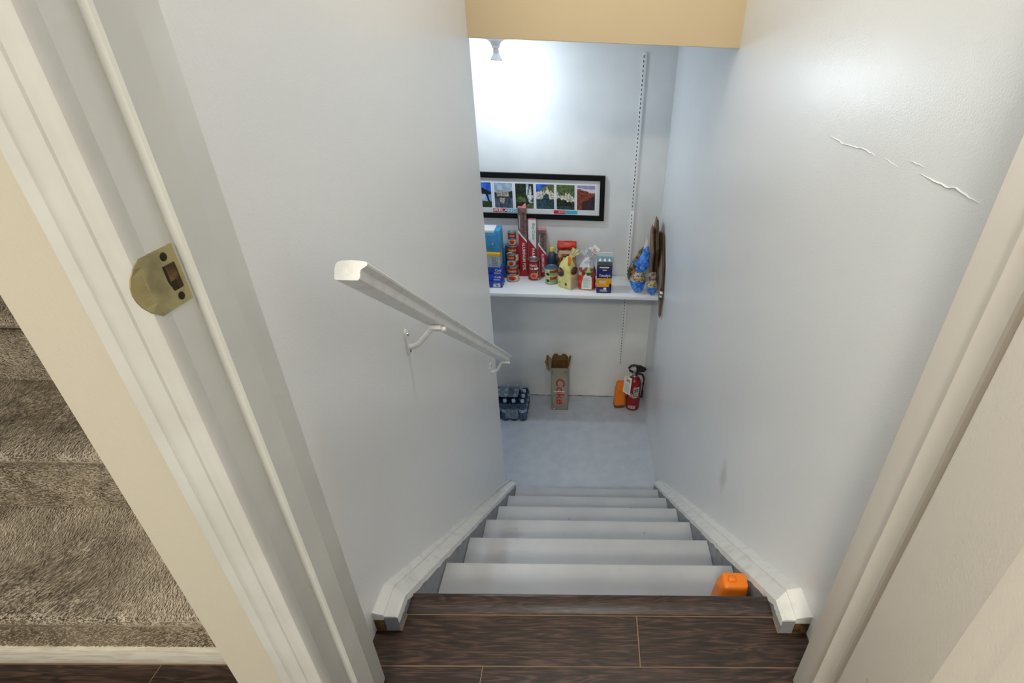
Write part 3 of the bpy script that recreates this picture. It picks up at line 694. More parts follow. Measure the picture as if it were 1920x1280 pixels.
# stacked boxes at the left end
for k in range(3):
    za = ZS + .0005 + k * .0445
    t, w_, d_, h_ = carton('blue_box', ['dark blue printed box at the bottom of the left stack', 'dark blue printed box in the middle of three at the left end', 'dark blue printed box just below the yellow-lidded box'][k], -.715 + .006*k, -.581 + .004 * k, 3.255 + .012 * k, 3.365, za, za + .0438, 'blue_dark', .0, group='boxes at the left end of the shelf')
    m = MB(); fn = front(-d_ - .0008, 0, h_/2); text(m, fn, 'Café', .024, w_ - .034, .006, 0, .01, .2); lines(m, fn, w_ - .062, w_ - .012, -.018, -.006, 2, 0)
    if k == 0: rect(m, fn, w_ - .060, w_ - .040, -.017, .004, 0); rect(m, fn, w_ - .028, w_ - .012, -.017, .004, 0)
    m.build('print', 'print_white', t)
t, w_, d_, h_ = carton('lidded_box', 'grey printed box with a yellow lid edge in the left stack', -.71, -.590, 3.285, 3.40, ZS + .135, ZS + .236, 'grey_print')
MB().box(-w_ - .002, w_ + .002, -d_ - .002, d_ + .002, h_ - .020, h_ + .002).build('lid', 'yellow_lid', t, bevel=.001)
m = MB(); lines(m, front(-d_ - .0008, 0, 0), w_ - .055, w_ - .006, .012, h_ - .026, 9, 0, .5, 3); m.build('print', mk('fine_print', (120, 130, 140), .6), t)
t, w_, d_, h_ = carton('light_blue_box', 'light blue box with a white top strip on top of the left stack', -.725, -.583, 3.30, 3.42, ZS + .2385, ZS + .386, 'blue_light')
MB().box(-w_, w_ - .036, -d_, d_, h_ - .0006, h_ + .0012).build('top_strip', 'print_white', t)
m = MB(); fn = front(-d_ - .0008, 0, 0); lines(m, fn, w_ - .10, w_ - .012, .026, h_ - .024, 6, 0, .12, 4); text(m, fn, 'K', .02, w_ - .05, .058, 1, .01)
rect(m, fn, -w_, w_ - .036, h_ - .012, h_, 1); m.build('print', [mk('blue_rule', (46, 122, 180), .5), 'print_white'], t)
t, w_, d_, h_ = carton('teal_box', 'tall teal box standing behind the blue boxes', -.672, -.578, 3.428, 3.515, ZS + .0005, ZS + .225, 'teal_box')
m = MB(); lines(m, front(-d_ - .0008, 0, 0), w_ - .035, w_ - .006, .03, h_ - .02, 9, 0, .4, 5); m.build('print', 'blue_light', t)

def can(name, label, x, y, z, R, H, wrapmat, deco, rz=0, group=None, lid='can_metal'):
    t = thing(name, label, 'can', (x, y, z), rz, group)
    MB().lathe([(0, .0005), (R*.97, .0005), (R, .002), (R, .004), (R*.975, .006), (R*.975, H-.006), (R, H-.004), (R, H-.0015), (R*.98, H), (R*.95, H-.001), (R*.93, H-.004), (0, H-.004)], n=32).build('tin', lid, t, smooth=40)
    m = MB(); Rl = R * .985
    v = []; n = 32
    m.lathe([(R*.97, .0065), (Rl, .007), (Rl, H-.007), (R*.97, H-.0065)], n=n).build('label', wrapmat, t, smooth=40)
    m = MB(); mats = deco(m, Rl + .0006, H); m.build('label_print', mats, t)
    return t
def unico(m, R, H):
    fn = cyl(R); a = R * 1.25
    rect(m, fn, -a, a, .008, H * .46, 0, nu=14)
    fn2 = cyl(R + .0004); disc(m, fn2, 0, H * .27, R*.62, H*.16, 1, 18, 3); rect(m, fn2, -a, a, H*.48, H*.58, 2, nu=14)
    fn3 = cyl(R + .0008); text(m, fn3, 'Unico', H*.23, 0, H*.76, 3, .015, 0, R*1.35)
    disc(m, fn3, R*.1, H*.24, R*.25, H*.06, 4, 10, 2)
    text(m, fn3, 'TOMATOES', H*.08, 0, H*.53, 5, .01, 0, R*1.2)
    return ['cream_label', 'tomato', 'blue_print', 'gold_text', mk('tomato_dark', (140, 26, 18), .4), 'print_white']
g_ = 'red tomato cans'
can('tin_can', 'large red tomato can on the shelf at the front of the can stacks', -.5265, 3.395, ZS, .0435, .110, 'red_can', unico, .05, g_)
can('tin_can', 'small red tomato can standing on the front tomato can', -.532, 3.398, ZS + .110, .0305, .086, 'red_can', unico, .1, g_)
can('tin_can', 'large red tomato can hidden low behind the front stack', -.532, 3.480, ZS, .0445, .117, 'red_can', unico, .05, g_)
can('tin_can', 'large red tomato can with big gold lettering, upper of the rear stack', -.532, 3.480, ZS + .117, .0445, .117, 'red_can', unico, .05, g_)
can('tin_can', 'small red tomato can topmost of the rear stack', -.530, 3.478, ZS + .234, .0285, .092, 'red_can', unico, .1, g_)
def hunts(m, R, H):
    fn = cyl(R); disc(m, fn, .002, H*.26, R*.72, H*.15, 0, 18, 3); rect(m, fn, R*.05, R*.75, H*.56, H*.66, 2, nu=6)
    fn3 = cyl(R + .0006); text(m, fn3, "Hunt's", H*.17, -R*.1, H*.77, 1, .015, .1, R*1.25); text(m, fn3, 'Thick', H*.13, -R*.45, H*.60, 1, .01, 0, R*.7)
    disc(m, fn3, 0, H*.25, R*.4, H*.08, 3, 12, 2); poly(m, fn3, [(R*.35,H*.24),(R*.44,H*.24),(R*.74,H*.46),(R*.66,H*.47)], 1)
    rect(m, fn3, R*.62, R*.80, H*.06, H*.13, 1); rect(m, fn, R*1.0, R*1.35, H*.06, H*.92, 4, nu=4)
    return [mk('sauce_tan', (216, 158, 108), .4, c2=(190, 90, 50), nscale=80), 'print_white', 'print_white', 'tomato', mk('hunts_grey', (186, 168, 160), .5)]
can('tin_can', 'dark red sauce can in front of the foil boxes', -.3785, 3.430, ZS, .0445, .152, 'hunts_red', hunts, .08)
def peas(m, R, H):
    fn = cyl(R)
    for zz in (.14, .55):
        rect(m, fn, -R*.25, R*1.05, H*(zz+.16), H*(zz+.34), 0, nu=8); disc(m, cyl(R+.0004), R*.1, H*(zz+.09), R*.5, H*.09, 1, 14, 2); disc(m, cyl(R+.0008), -R*.62, H*(zz+.1), R*.3, H*.09, 2, 12, 2)
        rect(m, fn, R*1.1, R*1.5, H*zz, H*(zz+.3), 3, nu=4)
    return [mk('peas_red', (176, 64, 44), .4), 'pea_green', mk('bean_dark', (58, 36, 34), .4), 'print_white']
can('tin_can', 'pale green vegetable can beside the dark bottle', -.2545, 3.375, ZS, .0445, .118, 'pale_green', peas, .1, lid='can_steelblue')
def foilbox(label, x, y, H, w_, d_, top_mat, mid_mat, low_mat, words, script, rz, tilt, tab=False):
    t = thing('foil_box', label, 'box', (x, y, ZS + .0005), rz, 'kitchen wrap boxes')
    t.rotation_euler = (0, tilt, rz); s_ = H
    MB().box(-w_, w_, -d_, d_, 0, H).build('carton', low_mat, t, bevel=.001)
    m = MB(); fn = front(-d_ - .0007); c = .58 * H
    poly(m, fn, [(-w_, c + .035), (w_, c - .035), (w_, H), (-w_, H)], 0); poly(m, front(-d_ - .0009), [(-w_, c + .035), (w_, c - .035), (w_, c - .018), (-w_*.2, c + .022), (-w_, c + .058)], 1)
    rect(m, side(w_ + .0007, 0, 0), -d_, d_, 0, H, 2)
    text(m, front(-d_ - .0012, .004, H*.30, -PI/2), words, w_*1.0, 0, 0, 3, .012, 0, H*.42)
    text(m, front(-d_ - .0012, w_*.35, H*.80, -PI/2), script, w_*1.0, 0, 0, 4, .0, .3, H*.30)
    lines(m, front(-d_ - .0012, -w_*.55, H*.80, -PI/2), -H*.1, H*.1, -.003, .003, 1, 1)
    rect(m, lambda u, v: (u, v, H + .0008), -w_, w_, -d_, d_, 5)
    m.build('print', [mid_mat, 'print_white', 'tan_side' if top_mat != 'w' else 'foil_red', 'print_white', 'script_dark' if True else 0, 'foil_pink'], t)
    if tab: MB().add([(-w_*.2, -d_, H), (w_*.9, -d_*.6, H), (w_*.95, d_*.2, H + .028), (w_*.5, d_*.1, H + .022), (-w_*.2, -d_ + .001, H - .001), (w_*.9, -d_*.6 + .001, H - .001)], [(0,1,2,3), (0,3,4), (1,5,2)]).build('open_flap', 'foil_pink', t)
    return t
foilbox('tallest brown and red aluminum foil box against the back wall', -.4585, 3.495, .492, .0285, .024, 'b', 'foil_brown', 'foil_red', 'ALUMINUM FOIL', 'Betty Crocker', .04, -.022 + .03, True)
foilbox('white and red parchment paper box between the two foil boxes', -.395, 3.500, .412, .0265, .022, 'b', 'print_white', 'foil_red', 'PARCHMENT', 'Betty Crocker', .04, .018)
foilbox('shortest brown and red aluminum foil box behind the sauce can', -.3245, 3.495, .342, .0265, .022, 'b', 'foil_brown', 'foil_red', 'ALUMINUM FOIL', 'Betty Crocker', .02, .006)

# dark bottle with yellow cap
t = thing('dark_bottle', 'dark handled bottle with a yellow cap', 'bottle', (-.2545, 3.488, ZS))
MB().lathe([(0, .0005), (.034, .0005), (.036, .004), (.036, .120), (.034, .145), (.026, .170), (.016, .186), (.013, .190), (0, .190)], n=28).build('body', mk('dark_plastic', (48, 60, 80), .22, c2=(84, 100, 124), nscale=10), t, smooth=45)
MB().lathe([(0, .190), (.0155, .190), (.0155, .214), (.013, .218), (0, .218)], n=20).build('cap', mk('cap_yellow', (240, 216, 60), .4), t, smooth=40)
MB().tube([(.026, 0, .168), (.040, 0, .160), (.044, 0, .135), (.040, 0, .112), (.034, 0, .106)], .005, n=8).build('handle', 'black_plastic', t, smooth=60)

# red-topped bag
mk('bag_tan', (206, 160, 116), .3, c2=(96, 44, 26), nscale=26, nlo=.42, nhi=.62); mk('bag_red', (214, 62, 38), .3, c2=(170, 38, 26), nscale=30); mk('clear_film', (190, 178, 168), .15, c2=(120, 90, 76), nscale=40)
t = thing('snack_bag', 'tall brown snack bag with a folded red top', 'bag', (-.148, 3.455, ZS))
keys = [(0,0,.001,.058,.030,4,0), (0,0,.006,.064,.036,4,0), (0,0,.12,.066,.038,4,0), (0,0,.19,.066,.032,4,0), (0,0,.225,.066,.022,4,0), (0,0,.236,.066,.020,4,0)]
v, f, fm = loft(smooth_rings(keys, 4), 32, .004, 40, 1); mesh('pouch', v, f, 'bag_tan', t, smooth='all')
keys = [(0,-.002,.226,.067,.024,4,0), (0,-.003,.240,.068,.026,4,0), (0,0,.262,.067,.022,4,0), (0,.002,.272,.066,.014,4,0), (0,.004,.276,.064,.006,4,0)]
v, f, fm = loft(smooth_rings(keys, 3), 32, .004, 50, 2); o = mesh('folded_top', v, f, 'bag_red', t, smooth='all'); o['label'] = 'rolled red top of the bag'
m = MB(); fn = front(-.0395); rect(m, fn, -.050, .046, .196, .222, 0, nu=4); disc(m, fn, -.012, .15, .028, .034, 1, 14); disc(m, front(-.0402), -.016, .160, .012, .016, 0, 10)
m.build('print', [mk('bag_peach', (234, 190, 150), .4), mk('bag_maroon', (110, 34, 22), .4)], t)

# yellow bag turned edge-on, with orange clip
mk('bag_yellow', (224, 213, 126), .38, c2=(234, 226, 156), nscale=20); mk('bag_pale', (226, 206, 150), .4, c2=(196, 190, 196), nscale=60, nlo=.5, nhi=.62); mk('choc', (62, 36, 26), .4, c2=(120, 78, 58), nscale=45)
t = thing('yellow_bag', 'yellow baking bag with brown print and an orange clip', 'bag', (-.137, 3.312, ZS))
rz_ = -.62
keys = [(0,0,.001,.052,.040,7,rz_), (0,0,.006,.057,.044,7,rz_), (0,0,.095,.058,.045,7,rz_), (-.002,0,.140,.054,.040,5,rz_), (.002,0,.178,.044,.026,3,rz_), (.008,0,.202,.027,.016,2.5,rz_), (.014,0,.214,.021,.012,2.5,rz_)]
rg = smooth_rings(keys, 3); v, f, fm = loft(rg, 36, .0045, 34, 3); mesh('pouch', v, f, 'bag_yellow', t, smooth='all')
v = []; f = []; NU, NV = 16, 7                # crumpled open end fanned to the right
for j in range(NV + 1):
    for i in range(NU + 1):
        u = i / NU; q = j / NV; wd = .016 + .040 * q
        a = -.55 + 1.25 * u
        x = .012 + .02 * q + math.sin(.75) * .055 * q + (u - .5) * wd * 1.3; zz = .206 + .064 * q - (u - .5) * .030 * q
        yy = -.004 + .005 * math.sin(u * 19) * q + .006 * noise.noise(Vector((u * 6, q * 4, 1)))
        v.append((x, yy, zz + .006 * noise.noise(Vector((u * 9, q * 5, 4)))))
f = [(j*(NU+1)+i, j*(NU+1)+i+1, (j+1)*(NU+1)+i+1, (j+1)*(NU+1)+i) for j in range(NV) for i in range(NU)]
v += [(a, b + .0006, c) for a, b, c in v]; k_ = (NU+1)*(NV+1); f += [tuple(i + k_ for i in q[::-1]) for q in f]
mesh('crumpled_top', v, f, mk('bag_yellow_top', (232, 226, 150), .3, c2=(206, 196, 170), nscale=50), t)
ca, sa = math.cos(rz_), math.sin(rz_)
def fl_(off): return lambda u, v: (u * ca + (.0475 + off) * sa, u * sa - (.0475 + off) * ca, v)     # wide left face
def fr_(off): return lambda u, v: ((.0605 + off) * ca - u * sa, (.0605 + off) * sa + u * ca, v)     # narrow right face
m = MB(); disc(m, fl_(.0006), -.024, .116, .031, .033, 0, 18); M2 = m;  disc(m, fl_(.0012), -.034, .126, .012, .014, 1, 12); _MM = ['choc', mk('choc_light', (150, 108, 86), .5), mk('badge_green', (70, 84, 40), .5), 'pea_green', 'bag_pale', mk('print_violet', (186, 150, 170), .5)]; m.build('print', _MM, t)
m = MB(); disc(m, fl_(.0006), .022, .036, .010, .010, 2, 12); m.build('badge', _MM, t); m = MB(); disc(m, fl_(.0006), -.030, .040, .006, .010, 3, 10); m.build('badge', _MM, t)
m = MB(); rect(m, fr_(.0004), -.036, .036, .008, .100, 4); lines(m, fr_(.001), -.030, .020, .016, .090, 9, 5, .4, 8); disc(m, fr_(.0008), -.004, .132, .036, .028, 0, 16)
m.build('side_print', _MM, t)
MB().box(.004, .026, -.052, -.044, .172, .236).build('clip', mk('clip_orange', (240, 150, 30), .4), t, bevel=.002)

# white and red bag with a twisted top and tag
mk('bag_vermilion', (222, 74, 34), .35, c2=(190, 50, 30), nscale=30); mk('bag_white', (232, 230, 234), .3, c2=(196, 196, 206), nscale=35); mk('bag_mixed', (150, 70, 44), .4, c2=(206, 196, 190), nscale=32, nlo=.44, nhi=.56)
t = thing('flour_bag', 'white and red bag with a crumpled knotted top', 'bag', (-.003, 3.295, ZS))
keys = [(0,0,.001,.050,.034,3.2,0), (0,0,.008,.058,.042,3.2,0), (0,0,.060,.060,.045,3.2,0), (0,0,.110,.060,.044,3,0), (-.002,0,.150,.056,.038,2.6,0), (0,0,.185,.040,.026,2.4,.2), (.004,0,.212,.022,.016,2.2,.4), (.006,0,.222,.019,.015,2,.6)]
rg = smooth_rings(keys, 3); mids = [0] * 9 + [1] * 4 + [2] * (len(rg) - 14)
v, f, fm = loft(rg, 36, .009, 44, 6, mids); mesh('pouch', v, f, ['bag_vermilion', 'bag_mixed', 'bag_white'], t, smooth='all', fm=fm)
for (sx_, dx_, y0_, h_, sd_) in ((.074, .014, -.004, .084, 3), (.058, -.018, .004, .060, 8), (.054, .042, .002, .066, 12)):
    v = []; f = []; NU, NV = 14, 7             # loose crumpled film above the knot
    for j in range(NV + 1):
        for i in range(NU + 1):
            u = i / NU - .5; q = j / NV; n1 = noise.noise(Vector((u * 7, q * 4, sd_))); n2 = noise.noise(Vector((u * 11, q * 7, sd_ + 5)))
            v.append((.006 + dx_ * q + u * (.022 + sx_ * q) + .006 * n2 * q, y0_ + .012 * n1 * q, .212 + h_ * q * (1 - .5 * u * u) + .008 * n2 * q))
    f = [(j*(NU+1)+i, j*(NU+1)+i+1, (j+1)*(NU+1)+i+1, (j+1)*(NU+1)+i) for j in range(NV) for i in range(NU)]
    v += [(a, b + .0006, c) for a, b, c in v]; k_ = (NU+1)*(NV+1); f += [tuple(i + k_ for i in q[::-1]) for q in f]
    mesh('crumpled_top', v, f, 'bag_white', t)
m = MB(); fn = front(-.0495); poly(m, fn, [(-.036,.012),(.034,.010),(.034,.112),(.006,.132),(-.022,.108),(-.034,.06)], 0); lines(m, front(-.0500), -.026, .026, .022, .098, 9, 1, .35, 9)
poly(m, front(-.0503), [(-.006,.122),(.018,.116),(.022,.168),(.002,.166)], 2); disc(m, front(-.0506), .010, .122, .014, .012, 3, 12); disc(m, front(-.0500), .040, .118, .017, .024, 4, 12)
m.build('print', ['print_white', mk('print_sage', (168, 178, 172), .6), mk('lime', (206, 222, 110), .5), mk('leaf_green', (44, 96, 52), .5), mk('nut_brown', (140, 62, 34), .5)], t)
v = [(.022,-.022,.276), (.062,-.026,.252), (.086,-.016,.286), (.046,-.010,.318)]; v += [(a, b + .0012, c) for a, b, c in v]
MB().add(v, [(0,1,2,3), (7,6,5,4), (0,4,5,1), (1,5,6,2), (2,6,7,3), (3,7,4,0)]).build('tag', 'paper_white', t)
m = MB(); lines(m, lambda u, v: (.046 + u*.9 + v*.3, -.0232 + u*.1 + v*.25 - .003, .280 + v - u*.5), -.010, .020, -.008, .016, 3, 0, .4, 2); m.build('tag_print', 'cap_red', t)

# coffee carton
t = thing('coffee_carton', 'navy and orange coffee carton standing at the shelf front', 'carton', (.1145, 3.265, ZS))
w_, d_, H = .0505, .052, .200
MB().add([(-w_,-d_,.0005),(w_,-d_,.0005),(w_,d_,.0005),(-w_,d_,.0005),(-w_,-d_,H),(w_,-d_,H),(w_,d_,H),(-w_,d_,H),(-w_,-.006,H+.044),(w_,-.006,H+.044),(w_,.006,H+.044),(-w_,.006,H+.044)],
         [(0,3,2,1),(0,1,5,4),(1,2,6,5),(2,3,7,6),(3,0,4,7),(4,5,9,8),(6,7,11,10),(5,6,10,9),(7,4,8,11),(8,9,10,11)]).build('carton', 'navy', t, bevel=.001)
MB().box(-w_, w_, -.0035, .0035, H + .042, H + .072).build('top_seal', mk('seal_white', (214, 222, 224), .5), t)
m = MB(); fn = front(-d_ - .0008); rect(m, fn, -w_, w_, .046, .110, 0); text(m, front(-d_ - .0014), "Timothy's", .027, 0, .128, 1, .012, .25, .076)
rect(m, fn, -.014, .014, .164, .170, 1); lines(m, front(-d_ - .0014), -.032, .030, .072, .094, 3, 1, .4, 4); lines(m, fn, -.028, .026, .012, .030, 3, 1, .35, 6); disc(m, front(-d_ - .0016), .042, .054, .0085, .020, 2, 14); disc(m, front(-d_ - .0013), .006, .034, .011, .008, 1, 10)
rect(m, fn, -w_, w_, H - .026, H, 3); lines(m, front(-d_ - .0014), -.034, .030, H - .018, H - .008, 1, 1, .8, 2)
def slope(u, q): return (u, -d_ + (d_ - .006) * q - .0008, H + .044 * q + .0006)
rect(m, slope, -w_, w_, .02, .40, 3); rect(m, slope, -w_, w_, .40, 1, 4)
for a in (-.032, 0, .030): poly(m, lambda u, q: tuple(p + o_ for p, o_ in zip(slope(u, q), (0, -.0005, .0005))), [(a-.009, .5), (a+.009, .5), (a, .86)], 1)
m.build('print', ['orange_band', 'print_white', 'dark', 'charcoal', 'teal_grey'], t)

# bags in the right corner
mk('bag_olive', (70, 66, 36), .25, c2=(176, 140, 92), nscale=24, nlo=.48, nhi=.62); mk('bag_blue', (30, 98, 214), .2, c2=(84, 156, 238), nscale=45); mk('pasta', (196, 178, 140), .3, c2=(96, 84, 70), nscale=90, nlo=.42, nhi=.6); mk('kraft', (158, 128, 100), .8, c2=(140, 112, 86), nscale=14, bump=(60, .4, .002)); mk('kraft_dark', (96, 72, 54), .8)
t = thing('olive_bag', 'dark green and tan food bag slumped behind the blue bags', 'bag', (.352, 3.452, ZS))
keys = [(-.008,0,.001,.030,.034,2.5,0), (-.014,0,.02,.050,.046,2.5,.1), (-.014,0,.07,.052,.048,2.4,.1), (.002,0,.12,.046,.040,2.4,.2), (.020,.005,.175,.034,.026,2.4,.3), (.034,.01,.225,.022,.012,2.4,.3), (.040,.012,.246,.012,.004,2.4,.3)]
v, f, fm = loft(smooth_rings(keys, 3), 30, .006, 40, 8); mesh('pouch', v, f, 'bag_olive', t, smooth='all')
m = MB(); lines(m, lambda u, q: (-.020 + u, -.052 + q*.3, .075 + q + u*1.2), -.02, .03, 0, .022, 3, 0, .5, 3); m.build('print', 'tomato', t)['kind'] = 'stuff'
def bluebag(label, x, y, sc, lean, seed, tail):
    t = thing('blue_bag', label, 'bag', (x, y, ZS), 0, 'blue food bags in the right corner')
    keys = [(0,0,.001,.012*sc,.010*sc,2.2,0), (-.002,0,.012,.026*sc,.022*sc,2.2,0), (-.004,0,.040*sc,.042*sc,.036*sc,2.2,0), (-.008,0,.072*sc,.050*sc,.042*sc,2.2,0), (-.006,0,.100*sc,.046*sc,.036*sc,2.2,0), (0,0,.126*sc,.028*sc,.020*sc,2,0), (lean*.3,0,.142*sc,.014*sc,.012*sc,2,0)]
    rg = smooth_rings(keys, 3); mids = [0] * 10 + [1] * (len(rg) - 11)
    v, f, fm = loft(rg, 28, .004, 46, seed, mids); mesh('pouch', v, f, ['bag_blue', 'pasta'], t, smooth='all', fm=fm)
    v, f, fm = loft(smooth_rings(tail, 4), 26, .008, 36, seed + 3); mesh('gathered_neck', v, f, 'bag_blue' if sc > .9 else 'clear_film', t, smooth='all')
    return t
b1 = bluebag('larger knotted blue bag leaning out at the shelf front corner', .350, 3.250, 1.10, .02, 4, [(.002,0,.152,.022,.015,2,0), (.010,0,.170,.038,.019,2.2,.1), (.026,.01,.205,.044,.020,2.3,.2), (.034,.03,.250,.034,.014,2.3,.2), (.040,.045,.295,.018,.008,2.3,.2), (.044,.05,.312,.006,.004,2.2,0)])
v, f, fm = loft(smooth_rings([(-.004,-.012,.172,.009,.008,2.2,0), (-.026,-.018,.206,.013,.008,2.4,.4), (-.048,-.02,.232,.016,.007,2.4,.5)], 3), 16, .003, 50, 2); mesh('loose_end', v, f, 'bag_blue', b1, smooth='all')
v = [(.004,.02,.212), (.018,.018,.205), (.050,.05,.335), (.036,.055,.375)]; v += [(a, b + .001, c) for a, b, c in v]
MB().add(v, [(0,1,2,3), (7,6,5,4), (0,4,5,1), (1,5,6,2), (2,6,7,3), (3,7,4,0)]).build('paper_slip', 'paper_white', b1)
bluebag('smaller blue bag hanging at the very end of the shelf', .443, 3.206, .76, .01, 9, [(.002,0,.098,.010,.009,2,0), (.0,0,.110,.016,.010,2.2,.1), (-.002,.01,.132,.027,.009,2.2,.3), (-.004,.016,.150,.024,.005,2.2,.3), (-.004,.018,.156,.014,.003,2.2,.3)])
def paperbag(label, outl, x0, th, creases, bulge, mats='kraft', lean=0):
    t = thing('paper_bag', label, 'paper bag', (x0, 3.25, ZS), 0, 'folded brown paper bags')
    cy = sum(p[0] for p in outl) / len(outl); cz = sum(p[1] for p in outl) / len(outl); n = len(outl)
    def X(y, z): return lean * (z - ZS)
    for s_, nm in ((-1, 'front_panel'), (1, 'back_panel')):
        v = [(X(y, z) + s_ * th * .15, y - 3.25, z - ZS) for y, z in outl]
        v += [(X(y, z) + s_ * (th * .5 + bulge), cy + (y - cy) * .5 - 3.25, cz + (z - cz) * .5 - ZS) for y, z in outl] 
        v += [(a + .0009, b, c) for a, b, c in v]
        f = [(i, (i+1)%n, n+(i+1)%n, n+i) for i in range(n)] + [tuple(range(n, 2*n))]
        f += [tuple(i + 2*n for i in q[::-1]) for q in f] + [(i, 2*n+i, 2*n+(i+1)%n, (i+1)%n) for i in range(n)]
        mesh(nm, v, f, mats, t)
    # folded gusset between the panels
    v = []; f = []
    front_edge = creases
    for i, (y, z) in enumerate(front_edge): v += [(X(y, z) - th*.5, y - 3.25, z - ZS), (X(y, z), y + .022 - 3.25, z - ZS), (X(y, z) + th*.5, y - 3.25, z - ZS)]
    for i in range(len(front_edge) - 1): f += [(3*i, 3*i+1, 3*i+4, 3*i+3), (3*i+1, 3*i+2, 3*i+5, 3*i+4)]
    mesh('gusset', v, f, 'kraft_dark' if mats == 'kraft' else mats, t)
    return t
paperbag('thin folded brown paper bag standing nearest the blue bags', [(3.30,ZS+.006),(3.46,ZS+.006),(3.46,.06),(3.36,.128),(3.30,.135),(3.21,-.02),(3.27,-.14)], .449, .010, [(3.30,-.30),(3.27,-.15),(3.215,-.02),(3.30,.13)], .001, lean=-.055)
paperbag('tallest folded brown paper bag in the right corner', [(3.27,ZS+.004),(3.46,ZS+.004),(3.47,.10),(3.40,.172),(3.32,.178),(3.19,.02),(3.24,-.14)], .468, .014, [(3.27,-.305),(3.24,-.14),(3.195,.01),(3.31,.172)], .002, lean=-.035)
pb = paperbag('folded brown paper bag against the wall hanging past the shelf edge', [(3.020,-.395),(3.065,-.40),(3.155,-.20),(3.44,-.10),(3.44,.06),(3.26,.095),(3.10,-.06),(3.05,-.20)], .4845, .014, [(3.030,-.385),(3.055,-.25),(3.06,-.18),(3.105,-.06),(3.25,.09)], .001, lean=.012)
v, f, fm = loft(smooth_rings([(-.004,-.192,.040,.006,.014,2.4,0), (-.003,-.200,.075,.010,.018,2.4,0), (-.002,-.196,.110,.008,.016,2.4,0)], 4), 14, .001, 60, 3, [0,0,1,1,0,1,1,0,0,0,0,0]); mesh('printed_band', v, f, [mk('band_dark', (44, 30, 26), .6), 'paper_white'], pb, smooth='all', fm=fm)
#NEXT3
# ------------------------------------------------------------------ things on the landing floor
mk('bottle_blue', (44, 80, 134), .12, c2=(24, 46, 86), nscale=16, trans=.3); mk('bottle_label', (190, 204, 216), .4, c2=(120, 146, 176), nscale=60); mk('bottle_cap', (168, 184, 200), .4)
mk('film', (176, 192, 206), .12, alpha=.12); mk('film_print', (150, 166, 182), .3, c2=(96, 114, 134), nscale=70, alpha=.88)
wp = thing('water_bottle_pack', 'shrink-wrapped pack of blue water bottles on the landing floor', 'bottle pack', (-.60, 3.30, ZF))
bp = [(0,.0005),(.026,.0005),(.031,.005),(.0325,.012),(.0318,.040),(.0325,.060),(.0315,.085),(.0325,.108),(.031,.122),(.024,.142),(.0145,.158),(.0125,.164),(.0125,.170),(0,.170)]
first = None
for i in range(4):
    for j in range(4):
        x, y = .121 - .067 * i, -.093 + .067 * j
        if first is None:
            b_ = MB().lathe(bp, n=20).build('bottle', 'bottle_blue', wp, smooth=45); b_.location = (x, y, 0)
            c_ = MB().lathe([(0,.166),(.0145,.166),(.0148,.170),(.0145,.183),(.013,.185),(0,.185)], n=16).build('cap', 'bottle_cap', b_, smooth=40)
            l_ = MB().lathe([(.032,.082),(.0331,.083),(.0331,.111),(.032,.112)], n=20).build('label_band', 'bottle_label', b_, smooth=40)
            first = (b_, c_, l_)
        else:
            q = first[0].copy(); COL.objects.link(q); q.parent = wp; q.location = (x, y, 0)
            for ch in first[1:]:
                cc = ch.copy(); COL.objects.link(cc); cc.parent = q
# film: hugging the outside, printed patch on top and front
out = []
hx0, hx1, hy0, hy1 = -.115, .156, -.128, .143
N = 64; v = []; f = []
def wrap_pt(s_, z):
    ring_ = sell((hx1-hx0)/2 + .001, (hy1-hy0)/2 + .001, 9, N)
    a, b = ring_[s_ % N]; x, y = (hx0+hx1)/2 + a, (hy0+hy1)/2 + b
    k = .004 * (1 - abs(math.sin((a + .0335 + (hx1-hx0)/2) / .067 * PI)) ) if abs(b) > .12 else .004 * (1 - abs(math.sin((b + (hy1-hy0)/2) / .067 * PI)))
    sh_ = 1 if z < .12 else 1 - (z - .12) * 1.2
    return ((x - .02) * sh_ + .02 - math.copysign(k, a) * (abs(b) < .12), (y - .0075) * sh_ + .0075 - math.copysign(k, b) * (abs(b) > .12), z)
lv = [.012, .04, .07, .10, .125, .145, .165]
for z in lv: v += [wrap_pt(i, z + .006 * noise.noise(Vector((i * .7, z * 30, 0)))) for i in range(N)]
for j in range(len(lv) - 1): f += [(j*N+i, j*N+(i+1)%N, (j+1)*N+(i+1)%N, (j+1)*N+i) for i in range(N)]
mesh('shrink_film', v, f, 'film', wp, smooth='all')
v = []; f = []; NX = 12
for j in range(NX + 1):
    for i in range(NX + 1):
        x = -.075 + .158 * i / NX; y = -.055 + .135 * j / NX
        v.append((x, y, .186 + .0025 * noise.noise(Vector((x * 30, y * 30, 0))) - .004 * abs(math.sin(x / .067 * PI))))
f = [(j*(NX+1)+i, j*(NX+1)+i+1, (j+1)*(NX+1)+i+1, (j+1)*(NX+1)+i) for j in range(NX) for i in range(NX)]
o = mesh('top_print', v, f, 'film_print', wp, smooth='all'); o['label'] = 'printed grey film over the bottle tops'
m = MB(); lines(m, lambda u, q: (u, q, .1895), .005, .070, -.04, .065, 10, 0, .4, 3); m.build('top_lettering', mk('film_ink', (70, 86, 108), .5), wp)
v = []; f = []
for j in range(9):
    for i in range(13):
        x = -.010 + .100 * i / 12; z = .030 + .082 * j / 8; v.append((x, -.1305 + .006 * (1 - abs(math.sin((x + .0335 - .121) / .067 * PI))), z))
f = [(j*13+i, j*13+i+1, (j+1)*13+i+1, (j+1)*13+i) for j in range(8) for i in range(12)]
mesh('front_print', v, f, 'film_print', wp, smooth='all')

